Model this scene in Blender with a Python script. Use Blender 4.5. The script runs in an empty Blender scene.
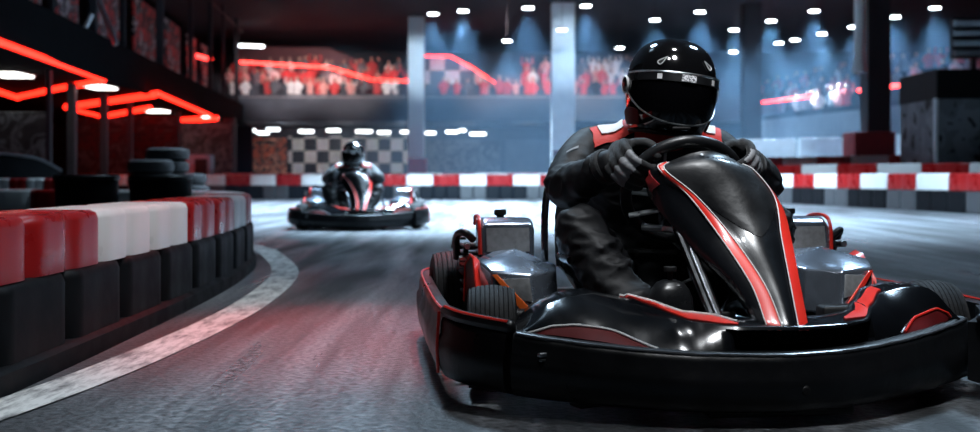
import bpy, bmesh, math, random
from mathutils import Vector as V, Matrix, Quaternion, noise
random.seed(7)
SC = bpy.context.scene
COL = SC.collection
PI = math.pi
R = math.radians
F_PX, HC = 1100.0, 0.556          # focal length in pixels, camera height

# ------------------------------------------------------------------ materials
def mat(name, base, rough=.5, metal=0., spec=.5, coat=0., nscale=0, namt=0., bump=0., bscale=60, base2=None, rvar=0., emit=None, estr=0., sheen=0., coords='Object'):
    m = bpy.data.materials.new(name); m.use_nodes = True
    nt = m.node_tree; N = nt.nodes; L = nt.links
    b = N['Principled BSDF']
    b.inputs['Base Color'].default_value = (*base, 1)
    b.inputs['Roughness'].default_value = rough
    b.inputs['Metallic'].default_value = metal
    b.inputs['Specular IOR Level'].default_value = spec
    b.inputs['Coat Weight'].default_value = coat
    b.inputs['Coat Roughness'].default_value = .08
    b.inputs['Sheen Weight'].default_value = sheen
    tc = N.new('ShaderNodeTexCoord')
    if nscale:
        n = N.new('ShaderNodeTexNoise'); n.inputs['Scale'].default_value = nscale; n.inputs['Detail'].default_value = 5
        L.new(tc.outputs[coords], n.inputs['Vector'])
        r = N.new('ShaderNodeValToRGB')
        r.color_ramp.elements[0].position = .5 - .25; r.color_ramp.elements[1].position = .5 + .25
        c2 = base2 or tuple(min(1, c * (1 + namt)) for c in base)
        r.color_ramp.elements[0].color = (*base, 1); r.color_ramp.elements[1].color = (*c2, 1)
        L.new(n.outputs['Fac'], r.inputs['Fac']); L.new(r.outputs['Color'], b.inputs['Base Color'])
        if rvar:
            mr = N.new('ShaderNodeMapRange'); mr.inputs['To Min'].default_value = max(.02, rough - rvar); mr.inputs['To Max'].default_value = rough + rvar
            mr.inputs['From Min'].default_value = .3; mr.inputs['From Max'].default_value = .7
            L.new(n.outputs['Fac'], mr.inputs['Value']); L.new(mr.outputs['Result'], b.inputs['Roughness'])
    if bump:
        n2 = N.new('ShaderNodeTexNoise'); n2.inputs['Scale'].default_value = bscale; n2.inputs['Detail'].default_value = 6
        L.new(tc.outputs[coords], n2.inputs['Vector'])
        bp = N.new('ShaderNodeBump'); bp.inputs['Strength'].default_value = bump; bp.inputs['Distance'].default_value = .01
        L.new(n2.outputs['Fac'], bp.inputs['Height']); L.new(bp.outputs['Normal'], b.inputs['Normal'])
    if emit:
        b.inputs['Emission Color'].default_value = (*emit, 1); b.inputs['Emission Strength'].default_value = estr
    return m

def checker_mat(name, c1, c2, scale, rough=.6, dirt=.3):
    m = mat(name, c1, rough); nt = m.node_tree; N = nt.nodes; L = nt.links
    tc = N.new('ShaderNodeTexCoord'); ch = N.new('ShaderNodeTexChecker')
    mp = N.new('ShaderNodeMapping'); mp.inputs['Location'].default_value = (.013, .017, .019)
    L.new(tc.outputs['Object'], mp.inputs['Vector']); L.new(mp.outputs['Vector'], ch.inputs['Vector'])
    ch.inputs['Scale'].default_value = scale
    ch.inputs['Color1'].default_value = (*c1, 1); ch.inputs['Color2'].default_value = (*c2, 1)
    n = N.new('ShaderNodeTexNoise'); n.inputs['Scale'].default_value = 1.3
    L.new(tc.outputs['Object'], n.inputs['Vector'])
    mx = N.new('ShaderNodeMixRGB'); mx.blend_type = 'MULTIPLY'; mx.inputs['Fac'].default_value = dirt
    L.new(ch.outputs['Color'], mx.inputs['Color1']); L.new(n.outputs['Color'], mx.inputs['Color2'])
    L.new(mx.outputs['Color'], N['Principled BSDF'].inputs['Base Color'])
    return m

def blotch_mat(name, cols, scale, rough=.6, detail=3, dist=1.5):
    m = mat(name, cols[0], rough); nt = m.node_tree; N = nt.nodes; L = nt.links
    tc = N.new('ShaderNodeTexCoord'); n = N.new('ShaderNodeTexNoise')
    n.inputs['Scale'].default_value = scale; n.inputs['Detail'].default_value = detail; n.inputs['Distortion'].default_value = dist
    L.new(tc.outputs['Object'], n.inputs['Vector'])
    r = N.new('ShaderNodeValToRGB'); r.color_ramp.interpolation = 'CONSTANT'
    els = r.color_ramp.elements
    while len(els) < len(cols): els.new(.5)
    for i, c in enumerate(cols):
        els[i].position = 0 if i == 0 else .36 + .28 * (i - 1) / max(1, len(cols) - 2)
        els[i].color = (*c, 1)
    L.new(n.outputs['Fac'], r.inputs['Fac']); L.new(r.outputs['Color'], N['Principled BSDF'].inputs['Base Color'])
    return m

def floor_mat():
    m = mat('asphalt', (.03, .032, .035), .4); nt = m.node_tree; N = nt.nodes; L = nt.links; b = N['Principled BSDF']
    tc = N.new('ShaderNodeTexCoord')
    def noise_(scale, sx, sy, rot, det=6, dist=0.):
        mp = N.new('ShaderNodeMapping'); mp.inputs['Scale'].default_value = (sx, sy, 1); mp.inputs['Rotation'].default_value = (0, 0, rot)
        L.new(tc.outputs['Object'], mp.inputs['Vector'])
        n = N.new('ShaderNodeTexNoise'); n.inputs['Scale'].default_value = scale; n.inputs['Detail'].default_value = det; n.inputs['Distortion'].default_value = dist
        L.new(mp.outputs['Vector'], n.inputs['Vector']); return n
    streak = noise_(1.0, 3.2, .28, R(12), 7, .6)
    streak2 = noise_(1.0, 9., .5, R(-14), 5, .3)
    fine = noise_(48, 1, 1, 0, 8)
    big = noise_(.35, 1, 1, 0, 3, 1.)
    def ramp(n, a, c, lo, hi):
        mr = N.new('ShaderNodeMapRange'); mr.inputs['From Min'].default_value = a; mr.inputs['From Max'].default_value = c
        mr.inputs['To Min'].default_value = lo; mr.inputs['To Max'].default_value = hi; L.new(n.outputs['Fac'], mr.inputs['Value']); return mr
    def math_(op, a, c):
        k = N.new('ShaderNodeMath'); k.operation = op
        for i, q in enumerate((a, c)):
            if isinstance(q, (int, float)): k.inputs[i].default_value = q
            else: L.new(q.outputs[0], k.inputs[i])
        return k
    s = math_('MULTIPLY', ramp(streak, .38, .64, .25, 1.9), ramp(streak2, .36, .64, .55, 1.5))
    s = math_('MULTIPLY', s, ramp(fine, .34, .66, .35, 1.8))
    s = math_('MULTIPLY', s, ramp(big, .35, .65, .75, 1.3))
    v = math_('MULTIPLY', s, .07)
    cc = N.new('ShaderNodeCombineColor'); 
    L.new(math_('MULTIPLY', v, .94).outputs[0], cc.inputs[0]); L.new(v.outputs[0], cc.inputs[1]); L.new(math_('MULTIPLY', v, 1.08).outputs[0], cc.inputs[2])
    L.new(cc.outputs[0], b.inputs['Base Color'])
    rg = math_('MULTIPLY', ramp(streak, .35, .65, .58, .27), ramp(big, .35, .65, 1.15, .85))
    L.new(rg.outputs[0], b.inputs['Roughness'])
    b.inputs['Specular IOR Level'].default_value = .5
    bp = N.new('ShaderNodeBump'); bp.inputs['Strength'].default_value = .6; bp.inputs['Distance'].default_value = .010
    L.new(fine.outputs['Fac'], bp.inputs['Height']); L.new(bp.outputs['Normal'], b.inputs['Normal'])
    return m

def worn_paint(name, c, under, lo, hi, sc=9):
    m = mat(name, c, .55); nt = m.node_tree; N = nt.nodes; L = nt.links
    tc = N.new('ShaderNodeTexCoord'); n = N.new('ShaderNodeTexNoise'); n.inputs['Scale'].default_value = sc; n.inputs['Detail'].default_value = 9; n.inputs['Roughness'].default_value = .7
    mp = N.new('ShaderNodeMapping'); mp.inputs['Scale'].default_value = (2.5, .6, 1)
    L.new(tc.outputs['Object'], mp.inputs['Vector']); L.new(mp.outputs['Vector'], n.inputs['Vector'])
    r = N.new('ShaderNodeValToRGB'); r.color_ramp.elements[0].position = lo; r.color_ramp.elements[1].position = hi
    r.color_ramp.elements[0].color = (*under, 1); r.color_ramp.elements[1].color = (*c, 1)
    L.new(n.outputs['Fac'], r.inputs['Fac']); L.new(r.outputs['Color'], N['Principled BSDF'].inputs['Base Color'])
    bp = N.new('ShaderNodeBump'); bp.inputs['Strength'].default_value = .3; bp.inputs['Distance'].default_value = .005
    L.new(n.outputs['Fac'], bp.inputs['Height']); L.new(bp.outputs['Normal'], N['Principled BSDF'].inputs['Normal'])
    return m

def tyre_mat():
    m = mat('tyre_rubber', (.006, .006, .0066), .7, spec=.18, bump=.25, bscale=90, nscale=25, namt=1.2)
    return m

M = {}
M['floor'] = floor_mat()
M['bumper'] = mat('bumper_plastic', (.0035, .0038, .0046), .36, spec=.35, nscale=5, namt=.8, rvar=.10, bump=.10, bscale=45)
M['gloss'] = mat('gloss_black', (.003, .0034, .0044), .24, coat=.35, nscale=9, namt=.6, rvar=.05, bump=.02, bscale=30)
M['satin'] = mat('satin_black', (.005, .0053, .006), .34, spec=.4, nscale=11, namt=.9, rvar=.1, bump=.05, bscale=70)
M['edgeshine'] = mat('painted_edge_highlight', (.07, .075, .085), .28, nscale=40, base2=(.012, .012, .014))  # lighter grey paints a highlight along the bumper's top edge
M['redtint'] = mat('red_tinted_cap', (.16, .012, .014), .3, coat=.4, nscale=20, namt=.5)
M['matte'] = mat('matte_black', (.003, .003, .0035), .6, spec=.3)
M['carbon'] = mat('dark_graphite', (.24, .28, .34), .24, metal=.85, coat=.4, nscale=6, namt=.8, rvar=.08)
M['graphite'] = mat('grey_panel', (.17, .175, .18), .45, metal=.3, nscale=60, namt=.6, rvar=.08)
M['red'] = mat('red_gloss', (.60, .018, .012), .28, coat=.4, nscale=8, base2=(.72, .035, .02))
M['darkred'] = mat('dark_red_panel', (.07, .003, .004), .65, spec=.2, nscale=20, namt=.5)
M['orange'] = mat('orange_stripe', (.75, .13, .02), .35)
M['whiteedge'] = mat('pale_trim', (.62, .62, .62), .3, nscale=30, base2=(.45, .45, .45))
M['chrome'] = mat('chrome', (.55, .57, .6), .16, metal=1., nscale=20, namt=.1, rvar=.05)
M['steel'] = mat('worn_steel', (.32, .34, .36), .35, metal=1., nscale=25, namt=.5, rvar=.1)
M['tyre'] = tyre_mat()
M['fabric'] = mat('black_suit_fabric', (.0022, .0025, .0034), .62, spec=.3, sheen=.0, nscale=260, namt=.6, bump=.35, bscale=14)
M['glove'] = mat('black_glove_fabric', (.006, .0065, .0075), .7, spec=.3, sheen=.1, bump=.2, bscale=200, nscale=90, namt=.5)
M['gloveg'] = mat('grey_glove_panel', (.15, .155, .165), .6, bump=.2, bscale=200, nscale=80, namt=.4)
M['helmet'] = mat('helmet_gloss_black', (.003, .003, .0035), .07, coat=1., nscale=3, namt=.3)
M['visor'] = mat('visor_tinted', (.0015, .0015, .002), .05, coat=1., nscale=3, namt=.2)
M['label'] = blotch_mat('printed_label', [(.75, .75, .77), (.75, .75, .77), (.12, .12, .13), (.75, .75, .77)], 90)
M['redfab'] = mat('red_fabric', (.62, .022, .014), .6, nscale=60, base2=(.5, .02, .013), bump=.15, bscale=150)
M['whitefab'] = mat('white_fabric', (.7, .7, .7), .6, nscale=60, base2=(.55, .55, .56))
M['bred'] = mat('barrier_red', (.22, .005, .006), .30, nscale=7, base2=(.34, .009, .009), rvar=.08, bump=.03, bscale=20)
M['bwhite'] = mat('barrier_white', (.66, .66, .65), .34, nscale=5, base2=(.74, .74, .74), rvar=.08, bump=.03, bscale=20)
M['bblack'] = mat('barrier_black', (.003, .0034, .0042), .55, spec=.10, nscale=7, namt=1.2, rvar=.1, bump=.06, bscale=25)
M['bgrey'] = mat('barrier_grey', (.035, .037, .04), .45, nscale=7, namt=.5, rvar=.1)
M['line'] = worn_paint('worn_white_paint', (.58, .58, .56), (.12, .12, .12), .36, .56)
M['ceil'] = mat('dark_ceiling', (.012, .016, .022), .9, nscale=2, namt=.6)
M['wall'] = mat('dark_wall', (.03, .034, .04), .8, nscale=2, namt=.6)
M['mezz'] = mat('dark_mezzanine', (.002, .0024, .003), .9, spec=.04, nscale=3, namt=.7)
M['slab'] = mat('grey_blue_slab', (.05, .06, .075), .7, nscale=2, namt=.6)
M['colwhite'] = mat('pale_column', (.72, .77, .82), .6, nscale=3, namt=.2)
M['coldark'] = mat('dark_column', (.012, .014, .018), .55, nscale=3, namt=.5)
M['basered'] = mat('dull_red_base', (.42, .03, .035), .6, nscale=4, namt=.4)
M['check'] = checker_mat('checkered_panel', (.62, .64, .66), (.015, .016, .02), 1.8)
M['checkw'] = checker_mat('checkered_banner', (.62, .66, .7), (.04, .05, .06), 1.55, dirt=.15)
M['checkr'] = blotch_mat('orange_black_panel', [(.02, .02, .02), (.5, .10, .04), (.03, .03, .03), (.6, .3, .2), (.03, .03, .03)], 2.2)
M['graff'] = blotch_mat('graffiti_panel', [(.01, .01, .012), (.02, .02, .022), (.10, .11, .12), (.01, .01, .012), (.07, .072, .08)], 2.0)
M['graffr'] = blotch_mat('red_graffiti_panel', [(.004, .004, .005), (.05, .006, .006), (.008, .008, .008), (.06, .055, .055), (.004, .004, .004)], 2.4)
M['marble'] = blotch_mat('black_white_speckled_panel', [(.008, .009, .01), (.16, .18, .20), (.22, .25, .28), (.01, .011, .012)], 2.2, dist=.6)
M['palewall'] = mat('pale_wall', (.38, .43, .48), .7, nscale=3, namt=.3)
M['lamp'] = mat('lamp_lens', (.9, .95, 1.), .4, emit=(.78, .90, 1.), estr=26)
M['tube'] = mat('tube_lamp_lens', (.9, .95, 1.), .4, emit=(.82, .92, 1.), estr=6)
M['warmtube'] = mat('panel_lamp_lens', (.9, .95, 1.), .4, emit=(1., .97, .93), estr=6)
M['neon'] = mat('red_neon', (.8, .05, .03), .4, emit=(1., .018, .008), estr=5.5)
M['neonfar'] = mat('red_neon_far', (.8, .05, .03), .4, emit=(1., .035, .03), estr=9.)
M['glass'] = mat('smoked_panel', (.03, .012, .013), .15, nscale=2, namt=1.5)
M['lampbody'] = mat('lamp_housing', (.03, .03, .035), .4)

# ------------------------------------------------------------------ mesh helpers
def obj(name, bm, m, parent=None, smooth=True, bevel=0, sub=0, solid=0, bake=True, angle=35, face=(1, 0, .6)):
    bmesh.ops.recalc_face_normals(bm, faces=bm.faces[:])
    if solid:   # an open sheet: thicken away from its visible side
        q = V((0, 0, 0))
        for f in bm.faces: q += f.normal * f.calc_area()
        if q.dot(V(face)) < 0: bmesh.ops.reverse_faces(bm, faces=bm.faces[:])
    me = bpy.data.meshes.new(name); bm.to_mesh(me); bm.free()
    for k in (m if isinstance(m, (list, tuple)) else [m]): me.materials.append(k)
    o = bpy.data.objects.new(name, me); COL.objects.link(o)
    if solid:
        s = o.modifiers.new('s', 'SOLIDIFY'); s.thickness = solid; s.offset = -1
    if bevel:
        b = o.modifiers.new('b', 'BEVEL'); b.width = bevel; b.segments = 3; b.limit_method = 'ANGLE'; b.angle_limit = R(30)
    if sub:
        s = o.modifiers.new('u', 'SUBSURF'); s.levels = sub; s.render_levels = sub
    if o.modifiers: bake_mods(o)
    me = o.data
    if smooth:
        me.polygons.foreach_set('use_smooth', [True] * len(me.polygons))
        if angle < 180: 
            try: me.set_sharp_from_angle(angle=R(angle))
            except Exception: pass
    if parent: o.parent = parent
    return o

def bake_mods(o):
    dg = bpy.context.evaluated_depsgraph_get(); dg.update()
    me = bpy.data.meshes.new_from_object(o.evaluated_get(dg))
    o.modifiers.clear(); old = o.data; o.data = me; me.name = old.name

def tag(o, label=None, cat=None, group=None, kind=None):
    if label: o['label'] = label
    if cat: o['category'] = cat
    if group: o['group'] = group
    if kind: o['kind'] = kind
    return o

def empty(name, loc=(0, 0, 0), rz=0):
    o = bpy.data.objects.new(name, None); COL.objects.link(o)
    o.location = loc; o.rotation_euler = (0, 0, rz); o.empty_display_size = .1
    return o

def copy_tree(o, parent=None):
    c = o.copy(); COL.objects.link(c)
    if parent: c.parent = parent
    for ch in list(o.children): copy_tree(ch, c)
    return c

def box(bm, c, s, rot=None):
    mtx = Matrix.Translation(V(c)) @ (rot.to_4x4() if rot else Matrix.Identity(4)) @ Matrix.Diagonal((*s, 1))
    return bmesh.ops.create_cube(bm, size=1, matrix=mtx)['verts']

def rings(bm, rr, closed=True, cap=True):
    vs = [[bm.verts.new(p) for p in r] for r in rr]
    n = len(vs[0])
    for a, b in zip(vs, vs[1:]):
        for i in range(n if closed else n - 1):
            j = (i + 1) % n
            bm.faces.new((a[i], a[j], b[j], b[i]))
    if cap and closed:
        bm.faces.new(vs[0][::-1]); bm.faces.new(vs[-1])
    return vs

def tube(bm, pts, rad, seg=10, cap=True, loop=False):
    pts = [V(p) for p in pts]; n = len(pts)
    rad = rad if isinstance(rad, (list, tuple)) else [rad] * n
    tang = []
    for i in range(n):
        if loop: t = pts[(i + 1) % n] - pts[i - 1]
        else: t = pts[min(i + 1, n - 1)] - pts[max(i - 1, 0)]
        tang.append(t.normalized())
    up = V((0, 0, 1)) if abs(tang[0].z) < .9 else V((1, 0, 0))
    x = tang[0].cross(up).normalized(); rr = []
    for i in range(n):
        if i:
            q = tang[i - 1].rotation_difference(tang[i]); x = (q @ x)
        x = (x - tang[i] * x.dot(tang[i])).normalized(); y = tang[i].cross(x)
        rr.append([pts[i] + (x * math.cos(a) + y * math.sin(a)) * rad[i] for a in (2 * PI * k / seg for k in range(seg))])
    if loop: rr.append(rr[0])
    vs = rings(bm, rr, True, cap and not loop)
    if loop: bmesh.ops.remove_doubles(bm, verts=bm.verts, dist=1e-5)
    return vs

def capsule(bm, pts, rad, seg=14):
    """tapered rounded limb through pts"""
    pts = [V(p) for p in pts]
    P, Q = [], []
    d0 = (pts[0] - pts[1]).normalized(); d1 = (pts[-1] - pts[-2]).normalized()
    for a in (80, 50, 25): P.append(pts[0] + d0 * rad[0] * math.sin(R(a))); Q.append(rad[0] * math.cos(R(a)))
    P += pts; Q += list(rad)
    for a in (25, 50, 80): P.append(pts[-1] + d1 * rad[-1] * math.sin(R(a))); Q.append(rad[-1] * math.cos(R(a)))
    tube(bm, P, Q, seg)

def ell(bm, c, s, rot=None, u=18, v=12):
    mtx = Matrix.Translation(V(c)) @ (rot.to_4x4() if rot else Matrix.Identity(4)) @ Matrix.Diagonal((*s, 1))
    bmesh.ops.create_uvsphere(bm, u_segments=u, v_segments=v, radius=1, matrix=mtx)

def lathe(bm, prof, c=(0, 0, 0), axis=(0, 0, 1), seg=32, closed=False):
    ax = V(axis).normalized(); t = V((1, 0, 0)) if abs(ax.x) < .9 else V((0, 0, 1))
    x = ax.cross(t).normalized(); y = ax.cross(x); c = V(c)
    rr = []
    for k in range(seg):
        a = 2 * PI * k / seg
        rr.append([c + ax * h + (x * math.cos(a) + y * math.sin(a)) * r for r, h in prof])
    vs = [[bm.verts.new(p) for p in r] for r in rr]; n = len(prof)
    for k in range(seg):
        a, b = vs[k], vs[(k + 1) % seg]
        for i in range(n if closed else n - 1):
            j = (i + 1) % n
            bm.faces.new((a[i], b[i], b[j], a[j]))
    bmesh.ops.remove_doubles(bm, verts=bm.verts, dist=1e-5)

def grid(bm, rows):
    vs = [[bm.verts.new(p) for p in r] for r in rows]
    for a, b in zip(vs, vs[1:]):
        for i in range(len(a) - 1): bm.faces.new((a[i], a[i + 1], b[i + 1], b[i]))
    return vs

def cat(pts, n):
    """Catmull-Rom through points, n samples per span"""
    P = [V(p) for p in pts]; P = [P[0] * 2 - P[1]] + P + [P[-1] * 2 - P[-2]]; out = []
    for i in range(1, len(P) - 2):
        for k in range(n):
            t = k / n; a, b, c, d = P[i - 1:i + 3]
            out.append(.5 * ((2 * b) + (c - a) * t + (2 * a - 5 * b + 4 * c - d) * t * t + (3 * b - a - 3 * c + d) * t ** 3))
    out.append(P[-2]); return out

def lerp_table(tab, x):
    if x <= tab[0][0]: return tab[0][1:]
    for a, b in zip(tab, tab[1:]):
        if x <= b[0]:
            t = (x - a[0]) / (b[0] - a[0]); t = t * t * (3 - 2 * t) * .35 + t * .65
            return tuple(p + (q - p) * t for p, q in zip(a[1:], b[1:]))
    return tab[-1][1:]

def remesh(o, vox, smooth=3, fac=.5):
    r = o.modifiers.new('r', 'REMESH'); r.mode = 'VOXEL'; r.voxel_size = vox
    s = o.modifiers.new('s', 'SMOOTH'); s.iterations = smooth; s.factor = fac
    bake_mods(o); o.data.polygons.foreach_set('use_smooth', [True] * len(o.data.polygons))

ORD = ['first', 'second', 'third', 'fourth', 'fifth', 'sixth', 'seventh', 'eighth', 'ninth', 'tenth', 'eleventh', 'twelfth', 'thirteenth', 'fourteenth', 'fifteenth',
       'sixteenth', 'seventeenth', 'eighteenth', 'nineteenth', 'twentieth']
def ordn(i):
    if i < 20: return ORD[i]
    if i == 99: return 'hundredth'
    if i > 99: return 'hundred-and-' + ordn(i - 100)
    t = {2: 'twenty', 3: 'thirty', 4: 'forty', 5: 'fifty', 6: 'sixty', 7: 'seventy', 8: 'eighty', 9: 'ninety'}[(i + 1) // 10]
    r = (i + 1) % 10
    return (t[:-1] + 'ieth') if r == 0 else t + '-' + ORD[r - 1]

def ray(px, py, Y):
    """world point seen at photo pixel (px, py) at distance Y"""
    return V(((px - 490) / F_PX * Y, Y, HC - (py - 177) / F_PX * Y))
def ground(px, py, z=0.):
    return ray(px, py, (HC - z) * F_PX / (py - 177))

#SECTION kart
# ------------------------------------------------------------------ the near kart (local: x forward, y towards picture right, z up)
KO = (.66, 2.42, 0); KRZ = R(-83)
kart = empty('racing_kart', KO, KRZ)
tag(kart, 'large black racing kart with red striped steering fairing, leading on the track', 'kart', 'racing karts')

def bx(y):   # front bumper outline, x of the outer face at lateral y
    return lerp_table([(-.60, -.21), (-.5, -.145), (-.404, -.093), (-.3, -.048), (-.198, -.018), (0, 0), (.12, -.022), (.22, -.06), (.313, -.108), (.42, -.17), (.52, -.24), (.602, -.305)], y)[0]

def band(path, top, bot=.042, depth=.055, bulge=.01):
    """bumper band: closed section swept along a plan path [(x,y)]; inward is towards the kart"""
    P = [V((x, y, 0)) for x, y in path]; rr = []
    for i, p in enumerate(P):
        t = (P[min(i + 1, len(P) - 1)] - P[max(i - 1, 0)]).normalized()
        inn = V((-t.y, t.x, 0))
        if inn.dot(V((-.75, 0, 0)) - p) < 0: inn = -inn
        u = i / (len(P) - 1); tp = top(u) if callable(top) else top; bt = bot(u) if callable(bot) else bot
        h = tp - bt
        sec = [(.03, 0), (.006, .05), (-bulge * .6, .2), (-bulge, .42), (-bulge * .9, .60), (-bulge * .2, .68), (0, .86), (.006, .96), (.02, 1.), (depth, .985), (depth, .04)]
        rr.append([p + inn * d + V((0, 0, bt + h * q)) for d, q in sec])
    return rr

FRONT_TOP = lambda u: .197 - .034 * math.sin(PI * u) ** .8 + .004 * u
pathF = [(bx(y), y) for y in [-.588 + (1.19) * k / 40 for k in range(41)]]
bm = bmesh.new(); rings(bm, band(pathF, FRONT_TOP, bot=lambda u: .042 - .012 * math.sin(PI * u)))
fb = obj('front_bumper', bm, M['bumper'], kart, angle=50)
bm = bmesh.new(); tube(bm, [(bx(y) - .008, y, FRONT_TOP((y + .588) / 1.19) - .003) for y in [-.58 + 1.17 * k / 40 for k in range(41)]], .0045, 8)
obj('edge_bead', bm, M['edgeshine'], fb)
bm = bmesh.new(); lathe(bm, [(0, .004), (.008, .004), (.012, .0), (.012, -.004)], (bx(.035) + .009, .035, .085), (1, 0, 0), 20)
obj('bolt', bm, M['matte'], fb)
bm = bmesh.new(); box(bm, (bx(-.52) - .002, -.52, .150), (.014, .035, .010), Matrix.Rotation(R(33), 3, 'Z')); box(bm, (bx(-.52) + .0, -.523, .138), (.012, .022, .006), Matrix.Rotation(R(33), 3, 'Z'))
obj('latch', bm, M['steel'], fb, bevel=.003)
bm = bmesh.new(); box(bm, (bx(-.02) - .07, .0, .034), (.06, .34, .03)); box(bm, (bx(-.4) - .09, -.36, .040), (.05, .2, .02), Matrix.Rotation(R(22), 3, 'Z'))
obj('lower_lip', bm, M['matte'], kart, bevel=.006)

def side(sg):
    n = 'left' if sg < 0 else 'right'
    pc = cat([(-.215, sg * .603, 0), (-.262, sg * .655, 0), (-.325, sg * .705, 0), (-.40, sg * .735, 0)], 5)
    bm = bmesh.new(); rings(bm, band([(p.x, p.y) for p in pc], lambda u: .197 + .022 * u, lambda u: .045 + .01 * u))
    c = obj('corner_bumper', bm, M['bumper'], kart, angle=50)
    rl = [V((p.x - .012, p.y - sg * .012, .205 + .016 * i / (len(pc) - 1))) for i, p in enumerate(pc)]
    bm = bmesh.new(); capsule(bm, rl, [.017] * len(rl), 10); obj('top_roll', bm, M['satin'], c)
    bm = bmesh.new(); tube(bm, [p + V((.008, sg * .006, .0135)) for p in rl], .0042, 6); tag(obj('red_trim', bm, M['red'], c), 'thin red line on top of the corner')
    ps = cat([(-.41, sg * .737, 0), (-.62, sg * .745, 0), (-1.0, sg * .742, 0), (-1.35, sg * .735, 0), (-1.55, sg * .72, 0), (-1.66, sg * .67, 0), (-1.72, sg * .56, 0), (-1.735, sg * .42, 0)], 5)
    bm = bmesh.new(); rings(bm, band([(p.x, p.y) for p in ps], lambda u: .221 + .006 * u, lambda u: .058, .04))
    s = obj('side_bumper', bm, M['bumper'], kart, angle=50)
    bm = bmesh.new(); tube(bm, [(p.x, p.y - sg * .008, .224 + .006 * i / (len(ps) - 1)) for i, p in enumerate(ps[:-8])], .0036, 6); tag(obj('red_trim', bm, M['red'], s), 'thin red line along the top edge')
    bm = bmesh.new(); tube(bm, [(-.408, sg * .745, .07), (-.405, sg * .748, .14), (-.41, sg * .742, .222)], .004, 6); tag(obj('red_trim', bm, M['red'], s), 'thin red upright edge')
    # strut to the chassis
    for a, b in (((-.7, sg * .70, .10), (-.72, sg * .35, .08)), ((-1.1, sg * .70, .10), (-1.08, sg * .35, .08))):
        bm = bmesh.new(); tube(bm, [a, b], .014, 8); obj('bumper_strut', bm, M['matte'], kart)
side(-1); side(1)

# nose body
NT = [(-.575, -.27, .178), (-.555, -.282, .192), (-.53, -.29, .222), (-.495, -.29, .250), (-.44, -.30, .266), (-.38, -.31, .2725), (-.31, -.275, .259), (-.25, -.22, .243), (-.18, -.13, .222), (-.08, -.085, .216),
      (.06, -.078, .214), (.16, -.09, .216), (.24, -.125, .222), (.30, -.22, .243), (.37, -.315, .266), (.44, -.335, .276), (.50, -.34, .276), (.53, -.325, .255), (.555, -.31, .215), (.575, -.30, .18)]
def lip(y): return lerp_table(NT, y)
def nose_pt(y, s):
    """s<0: front face (-1 bottom), 0 lip edge, >0 deck going back"""
    lx, lz = lip(y); fx = min(bx(max(-.588, min(.602, y))) - .045, lx + .2); fz = FRONT_TOP((max(-.588, min(.602, y)) + .588) / 1.19) - .012
    fx = max(fx, lx + .004)
    if s <= 0:
        t = -s; p = V((lx + (fx - lx) * t, y, lz + (fz - lz) * t))
        p += V((.6, 0, .8)) * (.012 * math.sin(PI * t) * (1 if abs(y) > .2 else .3))
        win = max(0, min(1, (.185 - abs(y - .08)) / .03)) * max(0, min(1, min(t - .12, .95 - t) / .1))
        p.x -= .075 * win; return p
    rise = .012 if abs(y - 0) < .28 else .003
    zz = lz + rise * math.sin(min(1, s / .7) * PI) - .0 - max(0, s - .55) * .25
    return V((lx - .22 * s, y, zz))
ys = [-.575 + 1.15 * k / 70 for k in range(71)]; ss = [-1.15, -1, -.95, -.9, -.85, -.8, -.7, -.6, -.5, -.4, -.3, -.22, -.17, -.12, -.06, -.03, 0, .03, .08, .2, .35, .5, .65, .8, 1., 1.2]
bm = bmesh.new(); grid(bm, [[nose_pt(y, s) for s in ss] for y in ys])
M['gloss_nose'] = mat('gloss_black_nose', (.0025, .0028, .0036), .15, coat=.3, nscale=9, namt=.6, rvar=.04, bump=.02, bscale=30)
nose = obj('nose_body', bm, M['gloss_nose'], kart, angle=60)
def nose_patch(name, m, poly_lo, poly_hi, y0, y1, off, n=24, label=None, edge=None):
    bm = bmesh.new(); rows = []; ed = []
    for k in range(n + 1):
        y = y0 + (y1 - y0) * k / n; a, b = poly_lo(y), poly_hi(y); row = []
        for q in range(7):
            s = a + (b - a) * q / 6; p = nose_pt(y, s); e = .004
            nn = (nose_pt(y, s + e) - nose_pt(y, s - e)).cross(nose_pt(y + e, s) - nose_pt(y - e, s)).normalized()
            if nn.z < 0: nn = -nn
            row.append(p + nn * off)
            if q == 6: ed.append(p + nn * (off + .001))
        rows.append(row)
    grid(bm, rows); o = obj(name, bm, m, nose, solid=.004)
    if label: tag(o, label)
    if edge:
        bm = bmesh.new(); tube(bm, ed, .0035, 6); obj('edge_strip', bm, edge, nose)
    return o
def tabf(t): return lambda y: lerp_table(t, y)[0]
# dark red inset panels on the front faces
nose_patch('side_panel', M['darkred'], tabf([(-.56, -.86), (-.27, -.96)]), tabf([(-.55, -.86), (-.52, -.76), (-.49, -.70), (-.44, -.68), (-.36, -.73), (-.27, -.95)]), -.548, -.272, .004, label='dark red inset panel', edge=M['whiteedge'])
nose_patch('side_panel', M['darkred'], tabf([(.36, -.93), (.55, -.90)]), tabf([(.36, -.90), (.42, -.70), (.50, -.62), (.53, -.66), (.55, -.82)]), .365, .548, .004, label='dark red inset panel', edge=M['red'])
bm = bmesh.new()
# red deck stripes
nose_patch('deck_stripe', M['red'], tabf([(-.30, .36), (-.22, .10), (-.12, .04), (-.08, .06)]), tabf([(-.30, .40), (-.22, .36), (-.12, .30), (-.08, .10)]), -.298, -.082, .003, label='bright red stripe', edge=M['whiteedge'])
nose_patch('deck_stripe', M['red'], tabf([(.18, .10), (.24, .06), (.38, .06)]), tabf([(.18, .14), (.27, .36), (.38, .30)]), .185, .375, .004, label='bright red stripe')
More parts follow.
